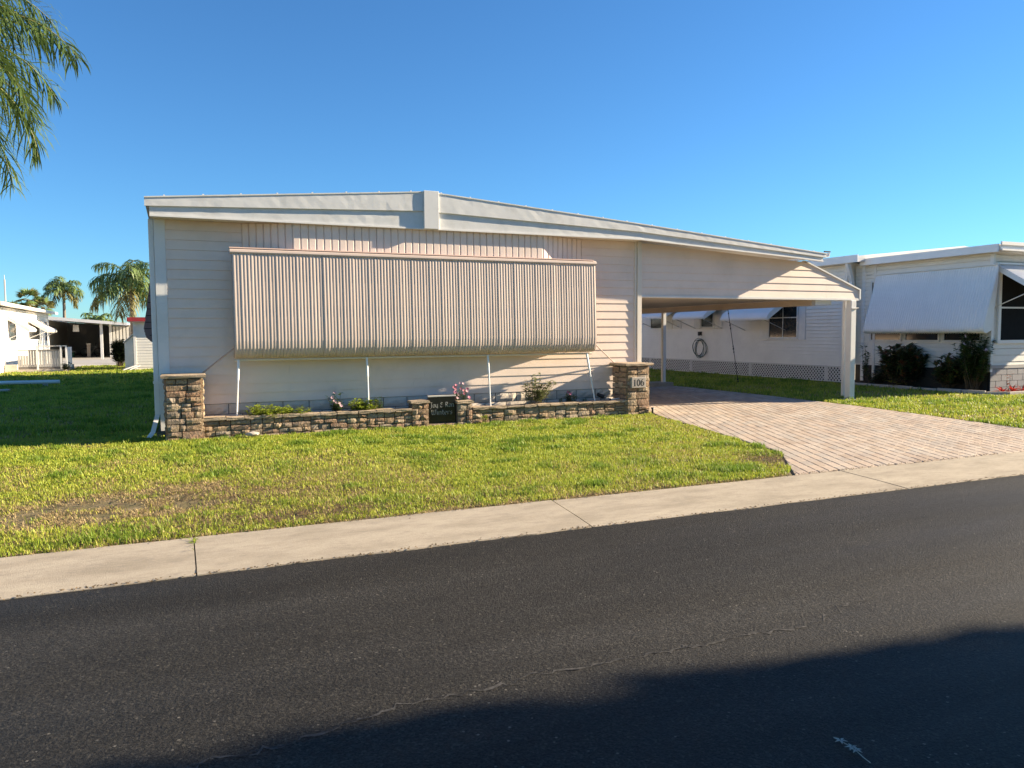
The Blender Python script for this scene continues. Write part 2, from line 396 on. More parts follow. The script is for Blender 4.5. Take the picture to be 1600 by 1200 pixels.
def pav_mesh(poly, z):                                  # chamfered top
    n = len(poly); cx = sum(p[0] for p in poly)/n; cy = sum(p[1] for p in poly)/n
    ins = []
    for x,y in poly:
        d = math.hypot(x-cx,y-cy) or 1; k = min(.4, .011/d); ins.append((x+(cx-x)*k, y+(cy-y)*k))
    v = [(x,y,z) for x,y in ins]+[(x,y,z-.006) for x,y in poly]+[(x,y,.002) for x,y in poly]
    f = [tuple(range(n))]
    for i in range(n):
        j = (i+1)%n; f += [(i,n+i,n+j,j), (n+i,2*n+i,2*n+j,n+j)]
    return v, f
bricks = []
hw = (PWX-GAP)/2; hl = (PLN-GAP)/2
for i in range(-70, 75):
    for j in range(-2, 52):
        s = (j+(.5 if i%2 else 0)+.13*math.sin(i*2.1))*PLN
        cx = 6.0+i*PWX+PD.x*s; cy = 6.12+PD.y*s
        if cy < 5.9 or cy > 18.0 or cx < xl(cy)-.25 or cx > xr(cy)+.25: continue
        q = [(cx-hw-PD.x*hl,cy-PD.y*hl),(cx+hw-PD.x*hl,cy-PD.y*hl),(cx+hw+PD.x*hl,cy+PD.y*hl),(cx-hw+PD.x*hl,cy+PD.y*hl)]
        full = len(q)
        p = clip(q, lambda a: a[0]-xl(a[1])-.005); p = clip(p, lambda a: xr(a[1])-.005-a[0]) if len(p) > 2 else p
        p = clip(p, lambda a: a[1]-6.095) if len(p) > 2 else p; p = clip(p, lambda a: 17.75-a[1]) if len(p) > 2 else p
        if len(p) < 3: continue
        ar = abs(sum(p[k][0]*p[(k+1)%len(p)][1]-p[(k+1)%len(p)][0]*p[k][1] for k in range(len(p))))/2
        if ar < .003: continue
        whole = abs(ar-4*hw*hl*PD.y) < 1e-5
        bricks.append((cx*cx+cy*cy, cx, cy, p, whole))
bricks.sort()
def colset(me, c):
    a = me.color_attributes.new('Col','FLOAT_COLOR','POINT'); a.data.foreach_set('color', list((*c,1))*len(me.vertices))
def pcol():
    k = random.uniform(.8,1.08); r = random.uniform(-.04,.06); return (k*(1+r), k, k*(1-r))
variants = []
for _ in range(12):
    poly = [(-hw-PD.x*hl,-PD.y*hl),(hw-PD.x*hl,-PD.y*hl),(hw+PD.x*hl,PD.y*hl),(-hw+PD.x*hl,PD.y*hl)]
    mb = MB(); mb.add(*pav_mesh(poly, .014+random.uniform(-.0015,.0015))); me = mb.mesh('paver', M_paver); colset(me, pcol()); variants.append(me)
for _, cx, cy, p, whole in bricks[:300]:
    if whole: link('paver', random.choice(variants), drive, (cx,cy,0))
    else:
        mb = MB(); mb.add(*pav_mesh(p, .014)); me = mb.mesh('paver', M_paver); colset(me, pcol()); link('paver', me, drive)
mb = MB(); cols = []
for _, cx, cy, p, whole in bricks[300:]:
    v, f = pav_mesh(p, .014+random.uniform(-.0015,.0015)); mb.add(v, f); cols += [(*pcol(),1)]*len(v)
me = mb.mesh('distant_pavers', M_paver); a = me.color_attributes.new('Col','FLOAT_COLOR','POINT'); a.data.foreach_set('color', np.array(cols,dtype=np.float32).ravel())
o = link('distant_pavers', me, drive); o['kind'] = 'stuff'

# ------------------------------------------------------------------ the manufactured home
YW, YB, YF = 12.43, 12.135, 12.02                       # wall, bay front, fascia front
home = thing('manufactured_home', (4,12.43,0), 'cream sided manufactured home with white low-pitched fascia, corner downspout and front bay', 'house')
SC = .1435
def sboard(parent, xl0, xr0, xl1, xr1, z0, z1, y, m=M_vinyl, t=.016):
    mb = MB(); k = z0; z1 = z1-.0012
    mb.hexa([(xl0,y-t,k),(xr0,y-t,k),(xr0,y,k),(xl0,y,k)], [(xl1,y-.004,z1),(xr1,y-.004,z1),(xr1,y,z1),(xl1,y,z1)])
    # small rolled butt edge
    return mb.build('siding_board', m, parent)
fw = MB(); fw.box(-.24, 8.03, YW+.002, YW+.10, .1, 3.25)
front = fw.build('front_wall', M_vinyl, home)
z0 = 3.2-19*SC
for k in range(19):
    za = z0+k*SC; zb = min(za+SC, 3.198)
    if za < 1.25:
        cuts = [-.115] + sorted(random.sample([1.6,2.3,3.1,3.6,4.4,5.2,5.9], 2)) + [7.925]
        if cuts[2]-cuts[1] < 1.2: cuts = [-.115, 3.17, 7.925] if k % 2 else [-.115, 3.8, 7.925]
        for a, b in zip(cuts[:-1], cuts[1:]): sboard(front, a+.0008, b-.0008, a+.0008, b-.0008, za, zb, YW)
    else:
        sboard(front, -.115, .945, -.115, .945, za, zb, YW); sboard(front, 6.80, 7.925, 6.80, 7.925, za, zb, YW)
# other walls, plain lap profile (never face the street)
def lapwall_x(name, x, sgn, y0, y1, za, zb, c, m, parent, t=.014):
    mb = MB(); n = int((zb-za)/c)
    pts = []
    for k in range(n+1):
        a = za+k*c; b = min(a+c, zb)
        if b-a < .01: break
        pts += [(x+sgn*t,a),(x+sgn*.003,b-.012),(x-sgn*.02,b-.012),(x-sgn*.02,b)]
    for (px,pz) in pts: mb.v += [(px,y0,pz),(px,y1,pz)]
    for i in range(len(pts)-1): mb.f.append((2*i,2*i+1,2*i+3,2*i+2))
    mb.box(min(x-sgn*.025,x-sgn*.1), max(x-sgn*.025,x-sgn*.1), y0+.001, y1-.001, za, zb)
    return mb.build(name, m, parent)
def lapwall_y(name, y, x0, x1, za, zb, c, m, parent, t=.014):
    mb = MB(); n = int((zb-za)/c); pts = []
    for k in range(n+1):
        a = za+k*c; b = min(a+c, zb)
        if b-a < .01: break
        pts += [(y-t,a),(y-.003,b-.012),(y+.02,b-.012),(y+.02,b)]
    for (py,pz) in pts: mb.v += [(x0,py,pz),(x1,py,pz)]
    for i in range(len(pts)-1): mb.f.append((2*i,2*i+1,2*i+3,2*i+2))
    mb.box(x0+.001, x1-.001, y+.025, y+.1, za, zb)
    return mb.build(name, m, parent)
lapwall_x('side_wall', -.24, -1, YW+.11, 32.4, .1, 3.2, SC, M_vinyl, home)
lapwall_x('side_wall', 8.03, 1, YW+.11, 32.4, .1, 3.2, SC, M_vinyl, home)
MB().box(-.2, 8.0, 32.4, 32.5, .1, 3.2).build('back_wall', M_vinyl, home)
MB().box(-.262, -.112, YW-.020, YW-.001, .1, 3.2).build('corner_trim', M_white, home, bevel=.003)
MB().box(7.925, 7.965, YW-.030, YW-.001, .1, 3.2).build('corner_trim', M_trim, home, bevel=.003)
MB().box(7.975, 8.07, YW-.045, YW+.06, .1, 3.2).build('corner_trim', M_trim, home, bevel=.003)
# bay
bay = MB(); bp = [(.95,YW),(1.66,YB),(5.88,YB),(6.79,YW)]
bay.prism_z([(x,y+.012) for x,y in bp], 1.27, 3.199)
bay = bay.build('bay_window', M_vinyl, home)
def vboards(p0, p1, wd, za, zb):
    p0, p1 = Vector(p0), Vector(p1); d = p1-p0; L = d.length; d.normalize(); n = Vector((d.y,-d.x))
    k = max(1, round(L/wd)); s = L/k
    for i in range(k):
        a = p0+d*(i*s+.004); b = p0+d*((i+1)*s-.004); c1 = a+d*.012; c2 = b-d*.012
        mb = MB(); q = [a+n*-.012+n*.001, a+n*.001, c1+n*.011, c2+n*.011, b+n*.001, b+n*-.011]
        mb.prism_z([tuple(p) for p in q], za, zb); mb.build('board', M_vinyl, bay)
vboards(bp[0], bp[1], .118, 2.62, 3.197); vboards(bp[1], bp[2], .118, 2.62, 3.197); vboards(bp[2], bp[3], .118, 2.62, 3.197)
for i in range(4):
    a = 1.9+i*1.0; f = MB()
    for (x0,x1,za,zb) in ((a,a+.96,1.40,1.46),(a,a+.96,2.50,2.56),(a,a+.06,1.46,2.50),(a+.90,a+.96,1.46,2.50)): f.box(x0,x1,YB-.02,YB+.011,za,zb)
    f = f.build('window', M_frame, bay); MB().box(a+.06,a+.90,YB-.004,YB+.011,1.46,2.50).build('pane', M_glass, f)
# skirting blocks, two courses under the siding
sk = MB(); sk.box(-.2, 7.9, YW-.002, YW+.0015, -.02, z0-.006); sk = sk.build('skirting', M_mortar, home)
for r in range(3):
    za = -.02+r*.165; x = -.11-(.2 if r%2 else 0)
    while x < 7.9:
        a, b = max(x,-.11), min(x+.395,7.9)
        if b-a > .06:
            bl = MB(); nx, nz = 5, 3; hgt = min(.16, z0-.008-za)
            if hgt < .04: break
            vs = []
            for jz in range(nz+1):
                for ix in range(nx+1):
                    e = ix in (0,nx) or jz in (0,nz)
                    vs.append((a+.003+(b-a-.006)*ix/nx, YW-.004-(0 if e else random.uniform(.008,.026)), za+.002+(hgt-.004)*jz/nz))
            fs = [(jz*(nx+1)+ix, jz*(nx+1)+ix+1, (jz+1)*(nx+1)+ix+1, (jz+1)*(nx+1)+ix) for jz in range(nz) for ix in range(nx)]
            bl.add(vs, fs).build('block', M_block, sk)
        x += .40
# roof, fascia, soffit
rt = [(-.36,3.45),(3.77,3.79),(7.81,3.48),(12.30,3.10)]
rf = MB(); rf.prism_y(rt+[(12.30,3.06),(7.81,3.43),(3.77,3.74),(-.36,3.40)], YF+.045, 33.0)
roof = rf.build('roof', M_roof, home)
for (a,b) in zip(rt[:-1], rt[1:]):
    L = b[0]-a[0]; n = int(L/.5)
    for i in range(n):
        t = (i+.5)/n; x = a[0]+L*t; z = a[1]+(b[1]-a[1])*t
        MB().box(x-.012,x+.012,YF+.06,32.9,z-.01,z+.03).build('seam', M_roof, roof)
ub = [(-.35,3.325),(3.70,3.478),(3.95,3.47),(7.81,3.335),(12.30,3.015)]
def zat(pl, x):
    return float(np.interp(x, [p[0] for p in pl], [p[1] for p in pl]))
def dentband(name, top, bot, x0, x1, y, th, m, n=40, lip=.012):
    mb = MB(); vs = []; xs = [x0+(x1-x0)*i/n for i in range(n+1)]
    for i, x in enumerate(xs):
        w1 = random.gauss(0,.0009)
        zt, zb = zat(top,x), zat(bot,x)
        vs += [(x,y+th,zt),(x,y-lip+w1*.4,zt+.004),(x,y-lip,zt-.014),(x,y+w1,zt-.02),(x,y+random.gauss(0,.0009),(zt+zb)/2),(x,y+random.gauss(0,.0008),zb),(x,y+th,zb)]
    fs = [(i*7+j,(i+1)*7+j,(i+1)*7+j+1,i*7+j+1) for i in range(n) for j in range(6)]+[tuple(range(7)),tuple(range(n*7,n*7+7))]
    return mb.add(vs,fs).build(name, m, home)
dentband('upper_fascia', rt, ub, -.36, 3.70, YF, .045, M_fascia); dentband('upper_fascia', rt, ub, 3.95, 12.30, YF, .045, M_fascia, 70)
lb = [(-.30,3.20),(7.81,3.205),(11.62,2.99),(12.24,2.945)]
lt = [(x,z-.0015) for x,z in ub]
dentband('lower_fascia', lt, lb, -.30, 3.70, YF+.034, .05, M_fascia, 30, 0); dentband('lower_fascia', lt, lb, 3.95, 12.24, YF+.034, .05, M_fascia, 60, 0)
lip = MB()
for a,b in zip(lb[:-1], lb[1:]): lip.hexa([(a[0],YF+.018,a[1]-.014),(b[0],YF+.018,b[1]-.014),(b[0],YF+.082,b[1]-.014),(a[0],YF+.082,a[1]-.014)], [(a[0],YF+.018,a[1]+.012),(b[0],YF+.018,b[1]+.012),(b[0],YF+.03,b[1]+.012),(a[0],YF+.03,a[1]+.012)])
lip.build('fascia_lip', M_white, home)
MB().box(3.70,3.95,YF-.03,YF+.12,3.195,3.80).build('ridge_cap', M_fascia, home, bevel=.004)
MB().box(-.30,7.95,YF+.085,YW-.002,3.203,3.215).build('soffit', M_trim, home)
gt = MB(); gt.prism_y([(12.30,3.02),(12.40,3.03),(12.42,3.12),(12.40,3.12),(12.385,3.045),(12.30,3.035)], YF+.02, 32.8); gt.build('gutter', M_white, home)
MB().box(12.25,12.41,YF+.0,YF+.03,3.125,3.15).build('gutter_end', M_black, home)
# gutter and downspout at the near corner
dsp = MB(); dsp.box(-.335,-.2635,YW+.01,YW+.09,.34,3.2)
dsp = dsp.build('downspout', M_white, home, bevel=.006)
el = MB(); el.hexa([(-.335,YW+.01,.34),(-.27,YW+.01,.34),(-.27,YW+.09,.34),(-.335,YW+.09,.34)], [(-.40,YW-.14,.10),(-.335,YW-.14,.10),(-.335,YW-.06,.10),(-.40,YW-.06,.10)])
el.hexa([(-.40,YW-.14,.10),(-.335,YW-.14,.10),(-.335,YW-.06,.10),(-.40,YW-.06,.10)], [(-.45,YW-.20,.04),(-.39,YW-.22,.03),(-.36,YW-.14,.06),(-.42,YW-.12,.08)])
el.build('elbow', M_white, dsp)
MB().box(-.345,-.262,YW+.002,YW+.009,.80,.84).build('strap', M_white, dsp)
# slatted hood awning on the far side wall, seen edge-on past the corner
sa = thing('side_window_awning', (-.4,15,1.4), 'dull mauve slatted awning seen edge-on past the left corner downspout', 'awning')
pr_ = [(-.262,2.66),(-.37,2.5),(-.43,2.1),(-.50,1.62),(-.47,1.48),(-.40,1.41),(-.34,1.39)]
nsl = 16
P = [np.interp(np.linspace(0,6,nsl+1), range(7), [p[k] for p in pr_]) for k in (0,1)]
for i in range(nsl):
    x0,z0_,x1,z1_ = P[0][i],P[1][i],P[0][i+1],P[1][i+1]
    MB().hexa([(x0,14.3,z0_),(x0,16.6,z0_),(x1-.010,16.6,z1_),(x1-.010,14.3,z1_)],[(x0+.012,14.3,z0_-.004),(x0+.012,16.6,z0_-.004),(x1+.004,16.6,z1_-.004),(x1+.004,14.3,z1_-.004)]).build('slat', M_sawn, sa)
ep = MB(); ep.prism_y(pr_+[(-.262,1.39)], 14.29, 14.298); ep.build('end_panel', M_sawn, sa)
for k in range(10): MB().box(float(np.interp(2.5-k*.11,[1.39,1.62,2.1,2.5,2.66],[-.34,-.50,-.43,-.37,-.262]))+.004,-.262,14.283,14.2895,2.5-k*.11,2.512-k*.11).build('end_rib', M_black, sa)

# ------------------------------------------------------------------ carport
cp = thing('carport', (10.8,12.43,0), 'open carport with cream sided gable infill and white posts over the driveway', 'carport')
top = [(8.07,3.185),(12.13,2.965),(13.67,2.40)]
pan = MB(); pan.prism_y([(8.07,2.20),(13.66,2.21),(13.66,2.39),(12.13,2.955),(8.07,3.175)], YW+.002, YW+.06)
pan = pan.build('gable_panel', M_vinyl, cp)
def xmax(z): return float(np.interp(-z, [-2.965,-2.40], [12.13,13.66])) if z > 2.40 else 13.66
def xmax2(z):
    if z <= 2.40: return 13.66
    if z <= 2.965: return float(np.interp(z, [2.40,2.965],[13.66,12.13]))
    return float(np.interp(z, [2.965,3.185],[12.13,8.08]))
z = 2.215
while z < 3.15:
    zb = min(z+SC, 3.18); a, b = xmax2(z), xmax2(zb)
    if z < 2.4: sboard(pan, 8.072, 12.72, 8.072, 12.72, z, zb, YW); sboard(pan, 12.722, a, 12.722, b, z, zb, YW)
    else: sboard(pan, 8.072, a, 8.072, max(b,8.2), z, zb, YW)
    z += SC
rk = MB(); rk.hexa([(12.13,YW-.035,2.95),(13.68,YW-.035,2.385),(13.68,YW+.07,2.385),(12.13,YW+.07,2.95)],[(12.10,YW-.035,2.985),(13.70,YW-.035,2.41),(13.70,YW+.07,2.41),(12.10,YW+.07,2.985)])
rk.box(13.663,13.70,YW-.034,YW+.07,2.19,2.409); rk.build('rake_trim', M_white, cp)
MB().box(8.072,13.662,YW-.030,YW+.065,2.165,2.212).build('header_beam', M_white, cp, bevel=.004)
def post(x, y, wd, ztop, label=None):
    o = MB().box(x-wd/2,x+wd/2,y-wd/2,y+wd/2,-.02,ztop).build('post', M_white, cp, bevel=.008)
    MB().box(x-wd*.8,x+wd*.8,y-wd*.8,y+wd*.8,-.02,.02).build('base_plate', M_white, o); return o
post(13.48, YW+.02, .15, 2.164); post(13.84, YW+.52, .085, 2.36); post(12.45, 18.0, .10, 2.05)
br = MB(); br.tube([(13.60,YW-.06,1.99),(13.60,YW-.05,2.0),(13.62,YW+.02,2.0)], .02, 6); br.box(13.40,13.56,YW-.075,YW-.056,1.975,2.0); br.build('bracket', M_greywall, cp)
MB().box(12.40,12.50,YW+.07,22.0,2.05,2.19).build('side_beam', M_beam, cp)
for i in range(16):
    a = 8.08+i*.275
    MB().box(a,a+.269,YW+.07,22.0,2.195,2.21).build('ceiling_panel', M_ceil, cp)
MB().box(12.50,12.95,YW+.07,YW+.12,2.07,2.16).build('bracket_arm', M_white, cp)
st = MB(); st.box(8.2,12.62,17.75,18.35,-.01,.12)
tag(st.build('concrete_step', M_concrete, None, bevel=.012), 'low pale concrete step at the back of the carport floor', 'step')

# ------------------------------------------------------------------ big window awning
aw = thing('window_awning', (3.8,12.0,1.2), 'large rose-brown corrugated metal awning lowered over the front bay', 'awning')
AX0, AX1 = .775, 6.855; NS = 61; SW = (AX1-AX0)/NS
prof = [(12.022,2.70),(12.006,2.3),(11.985,1.8),(11.972,1.42),(11.985,1.31),(12.02,1.225),(12.075,1.175),(12.15,1.165)]
def slat_mesh(dent=0):
    xs = [(0,0),(.12,.8),(.25,1),(.38,.75),(.5,.1),(.6,.6),(.74,.9),(.87,.6),(1,0)]
    mb = MB(); n = len(prof)
    for i,(y,z) in enumerate(prof):
        a = prof[max(i-1,0)]; b = prof[min(i+1,n-1)]; d = Vector((b[0]-a[0], b[1]-a[1])).normalized(); no = (d.y, -d.x)
        for (u,h) in xs:
            k = .0068*h*(1-dent*(i in (1,2))*random.uniform(0,.5))
            mb.v.append((u*SW, y+no[0]*k, z+no[1]*k))
    c = len(xs)
    for i in range(n-1):
        for j in range(c-1): mb.f.append((i*c+j,(i+1)*c+j,(i+1)*c+j+1,i*c+j+1))
    return mb.mesh('slat', M_awn, True)
svar = [slat_mesh(0), slat_mesh(.4), slat_mesh(0)]
for i in range(NS): link('slat', random.choice(svar), aw, (AX0+i*SW,random.uniform(-.002,.002),random.uniform(-.004,.004)))
hb = MB(); hb.prism_x([(12.132,2.78),(12.03,2.775),(12.002,2.755),(11.996,2.725),(12.008,2.702),(12.132,2.70)], AX0-.03, AX1+.02); hb.build('header_bar', M_awn, aw)
hb = MB(); hb.prism_x([(12.13,2.80),(12.04,2.798),(12.012,2.779),(12.04,2.7765),(12.13,2.7805)], AX0-.035, AX1-.02); hb.build('header_flashing', M_awnd, aw)
for x in (AX0-.004, AX1+.004):
    e = MB(); e.prism_x([(12.05,2.69)]+[(y+.004,z) for y,z in prof[1:]]+[(12.17,1.25),(12.06,1.45),(12.03,1.9)], x-.004, x+.004); e.build('end_plate', M_awnd, aw)
MB().tube([(AX0,12.155,1.135),(AX1,12.155,1.135)], .018, 8).build('bottom_tube', M_trim, aw)
for (xa,xb,zb) in ((.83,.77,.22),(2.76,2.75,.22),(4.83,4.83,.22),(6.74,6.86,.22)):
    l = MB().tube([(xa,12.13,1.14),(xb,12.02,zb)], .0135, 8).build('support_pole', M_pipe, aw)
    t = .33; MB().tube([(xa,12.13,1.14),(xa+(xb-xa)*t,12.13-.11*t,1.14+(zb-1.14)*t)], .019, 8).build('sleeve', M_wawn, l)
MB().tube([(.80,12.08,1.34),(.30,YW-.02,.92)], .010, 6).build('brace_rod', M_awnd, aw)
MB().tube([(6.84,12.08,1.34),(7.50,YW-.02,.93)], .010, 6).build('brace_rod', M_awnd, aw)
# ------------------------------------------------------------------ stone planter
pl = thing('stone_planter', (3.8,11.9,0), 'tan and brown stone planter wall with two capped pillars along the front of the home', 'planter')
def stone_variant():
    mb = MB(); n = 3; vs = []
    for j in range(n+1):
        for i in range(n+1):
            e = i in (0,n) or j in (0,n)
            x = -.5+i/n; z = -.5+j/n
            y = -.78-random.uniform(0,.10) if e else -.86-random.uniform(0,.28)
            if not e: x += random.uniform(-.07,.07); z += random.uniform(-.07,.07)
            else: x += -math.copysign(.03,x)*random.random(); z += -math.copysign(.05,z)*random.random()
            vs.append((x,y,z))
    fs = [(j*(n+1)+i, j*(n+1)+i+1, (j+1)*(n+1)+i+1, (j+1)*(n+1)+i) for j in range(n) for i in range(n)]
    ring = [i for i in range(n)]+[i*(n+1)+n for i in range(n)]+[n*(n+1)+n-i for i in range(n)]+[(n-i)*(n+1) for i in range(n)]
    k = len(vs)
    for r in ring: vs.append((vs[r][0]*1.0, 0, vs[r][2]*1.0))
    m = len(ring)
    fs += [(ring[i], k+i, k+(i+1)%m, ring[(i+1)%m]) for i in range(m)]
    mb.add(vs, fs); return mb.mesh('stone', M_stone, False)
SV = [stone_variant() for _ in range(14)]
def split(x0, z0, x1, z1, mw, mh, out):
    wd, h = x1-x0, z1-z0
    if wd > mw*random.uniform(.8,1.25) and (wd/mw >= h/mh or h < mh*.9):
        k = random.uniform(.35,.65); m = x0+wd*k; split(x0,z0,m,z1,mw,mh,out); split(m,z0,x1,z1,mw,mh,out)
    elif h > mh*random.uniform(.8,1.3):
        k = random.uniform(.38,.62); m = z0+h*k; split(x0,z0,x1,m,mw,mh,out); split(x0,m,x1,z1,mw,mh,out)
    else: out.append((x0,z0,x1,z1))
def face(parent, p0, ang, width, zlo, zhi, mw=.24, mh=.12, skip=None, depth=.05):
    """stones on a vertical face starting at p0 (x,y), running at angle ang; outward normal is local -Y"""
    rects = []; x = 0
    while x < width-1e-6:
        s = min(random.uniform(.5,.9), width-x)
        if width-x-s < .2: s = width-x
        split(x, zlo, x+s, zhi, mw, mh, rects); x += s
    c, s_ = math.cos(ang), math.sin(ang)
    for (a,za,b,zb) in rects:
        mx, mz = (a+b)/2, (za+zb)/2
        if skip and skip[0] < mx < skip[1] and skip[2] < mz < skip[3]: continue
        g_ = .007
        link('stone', random.choice(SV), parent, (p0[0]+c*mx, p0[1]+s_*mx, mz), ang+(math.pi*0), ((b-a-g_)*random.choice((1,-1)) if False else (b-a-g_), depth*random.uniform(.8,1.25), zb-za-g_))
def slabstone(parent, x0, x1, y0, y1, z0, z1, name='cap_stone', n=6):
    mb = MB(); vs = []
    ring = []
    for i in range(n): ring.append((x0+(x1-x0)*i/n, y0))
    for i in range(3): ring.append((x1, y0+(y1-y0)*i/3))
    for i in range(n): ring.append((x1-(x1-x0)*i/n, y1))
    for i in range(3): ring.append((x0, y1-(y1-y0)*i/3))
    m = len(ring); cx, cy = (x0+x1)/2, (y0+y1)/2
    lv = []
    for (zz, k) in ((z0,.94),(z0+(z1-z0)*.3,1.0),(z0+(z1-z0)*.75,1.0),(z1,.97)):
        for (x,y) in ring:
            sx = (x-cx)*k+random.uniform(-.006,.006); sy = (y-cy)*(1-(1-k)*(.6))+random.uniform(-.006,.006)
            vs.append((cx+sx, cy+sy, zz+random.uniform(-.003,.003)))
    fs = [(l*m+i, l*m+(i+1)%m, (l+1)*m+(i+1)%m, (l+1)*m+i) for l in range(3) for i in range(m)]+[tuple(range(m))[::-1], tuple(range(3*m,4*m))]
    return mb.add(vs, fs).build(name, M_cap, parent)
PYF = 11.90
def pillar(x0, x1, y0, y1, h, skip=None):
    c = MB().box(x0+.04,x1-.04,y0+.04,y1-.04,-.02,h).build('pillar', M_mortar, pl)
    face(c, (x0+.02,y0+.04), 0, x1-x0-.04, -.02, h-.01, .27, .135, skip)
    face(c, (x1-.04,y0+.02), math.pi/2, y1-y0-.04, -.02, h-.01, .27, .135)
    face(c, (x0+.04,y1-.02), -math.pi/2, y1-y0-.04, -.02, h-.01, .27, .135)
    slabstone(c, x0-.045, x1+.045, y0-.05, y1+.03, h, h+.052)
    return c
pillar(-.19, .315, PYF-.06, PYF+.40, .90)
pillar(7.41, 7.90, PYF-.06, PYF+.46, .90)
wl = MB(); wl.box(.30,3.42,PYF+.045,PYF+.17,-.02,.27); wl.box(4.45,7.42,PYF+.045,PYF+.17,-.02,.245); wl.box(3.42,3.70,PYF+.03,PYF+.20,-.02,.385); wl.box(4.19,4.45,PYF+.03,PYF+.20,-.02,.355); wl.box(3.70,4.19,PYF+.06,PYF+.2,-.02,.05)
wl = wl.build('planter_wall', M_mortar, pl)
face(wl, (.30,PYF+.045), 0, 3.12, -.03, .265, .27, .105); face(wl, (4.45,PYF+.045), 0, 2.98, -.03, .24, .27, .105)
face(wl, (3.42,PYF+.03), 0, .28, -.03, .38, .17, .12); face(wl, (4.19,PYF+.03), 0, .26, -.03, .35, .17, .14); face(wl, (3.70,PYF+.06), 0, .49, -.03, .045, .3, .08)
x = .30
while x < 3.40:
    w_ = random.uniform(.24,.34); e = min(x+w_, 3.415)
    if 3.415-e < .1: e = 3.415
    slabstone(wl, x+.004, e-.004, PYF-.035, PYF+.19, .27, .315+random.uniform(-.004,.006), n=3); x = e
x = 4.455
while x < 7.40:
    w_ = random.uniform(.24,.34); e = min(x+w_, 7.435)
    if 7.435-e < .1: e = 7.435
    slabstone(wl, x+.004, e-.004, PYF-.035, PYF+.19, .245, .285+random.uniform(-.004,.006), n=3); x = e
slabstone(wl, 3.40, 3.715, PYF-.04, PYF+.22, .385, .43, n=3); slabstone(wl, 4.18, 4.47, PYF-.04, PYF+.22, .355, .40, n=3)
so_ = MB(); n = 60; vs = []
for i in range(n+1):
    for j,yy in enumerate((PYF+.16, PYF+.3, YW-.03)): vs.append((.2+7.3*i/n, yy, .19+random.uniform(-.015,.03)))
fs = [(i*3+j,(i+1)*3+j,(i+1)*3+j+1,i*3+j+1) for i in range(n) for j in range(2)]
so_.add(vs, fs).build('soil', M_soil, pl)

# ------------------------------------------------------------------ name sign and house number
GL = {'J': (.8,[[(.1,1.5),(.75,1.5)],[(.5,1.5),(.5,0),(.3,-.3),(.05,-.3)]]),
 'o': (.75,[[(.1,.8),(.1,.2),(.4,0),(.6,.2),(.6,.8),(.3,1),(.1,.8)]]),
 'y': (.8,[[(.1,1),(.1,.25),(.4,0),(.6,.2)],[(.6,1),(.6,-.2),(.3,-.5)]]),
 '&': (1.1,[[(.75,1.3),(.4,1.5),(.2,1.15),(.6,.85)],[(.6,.85),(.15,.45),(.35,0),(.8,.2)]]),
 'R': (.9,[[(.1,1.5),(.1,0)],[(.1,1.5),(.6,1.4),(.6,.95),(.15,.8)],[(.3,.8),(.75,0)]]),
 'n': (.8,[[(.1,1),(.1,0)],[(.1,.85),(.4,1),(.6,.8),(.6,0)]]),
 'W': (1.15,[[(.05,1.5),(.1,.2),(.35,0),(.5,.3),(.5,1.3)],[(.5,.3),(.75,0),(.95,.3),(.95,1.5)]]),
 'i': (.4,[[(.15,1),(.15,0)],[(.12,1.35),(.2,1.45)]]),
 't': (.55,[[(.2,1.4),(.2,.2),(.45,0)],[(0,1),(.5,1)]]),
 'e': (.7,[[(.12,.5),(.52,.65),(.48,.9),(.3,1),(.1,.8),(.1,.2),(.35,0),(.58,.18)]]),
 'r': (.6,[[(.1,1),(.1,0)],[(.1,.8),(.35,1),(.5,.9)]]),
 's': (.6,[[(.5,.88),(.3,1),(.1,.75),(.48,.35),(.3,0),(.05,.15)]]), ' ': (.45,[])}
def letters(mb, text, x0, y, zb, size, wtot):
    tot = sum(GL[c][0] for c in text); sx = wtot/tot; k = 0; x = x0
    nib = Vector((.085*sx*math.cos(R(38))*1.0, .085*size*math.sin(R(38))))
    for c in text:
        wd, strokes = GL[c]
        for st_ in strokes:
            for a, b in zip(st_[:-1], st_[1:]):
                p = Vector((x+a[0]*sx, zb+a[1]*size)); q = Vector((x+b[0]*sx, zb+b[1]*size)); k += 1
                yy = y-.0004-k*.00006
                mb.add([(p.x-nib.x,yy,p.y-nib.y),(p.x+nib.x,yy,p.y+nib.y),(q.x+nib.x,yy,q.y+nib.y),(q.x-nib.x,yy,q.y-nib.y)], [(0,1,2,3)])
        x += wd*sx
sg = thing('name_sign', (3.95,11.97,.05), 'black stone name sign with pale blackletter lettering set in the planter wall', 'sign')
MB().box(3.715,4.175,11.955,12.01,.052,.475).build('slab', M_slab, sg, bevel=.006)
MB().box(3.705,4.185,11.95,12.02,.4765,.50).build('top_edge', M_greywall, sg, bevel=.004)
lt_ = MB(); letters(lt_, 'Joy & Ron', 3.735, 11.954, .305, .055, .42); letters(lt_, 'Winters', 3.765, 11.954, .185, .055, .36); lt_.build('lettering', M_ink, sg)
pq = thing('house_number_plaque', (7.66,11.83,.5), 'pale stone plaque reading 106 set in the right stone pillar', 'plaque')
PX0, PX1, PZ0, PZ1, PY = 7.485, 7.785, .505, .695, 11.795
MB().box(PX0,PX1,PY,PYF+.0,PZ0,PZ1).build('plate', M_plaque, pq, bevel=.006)
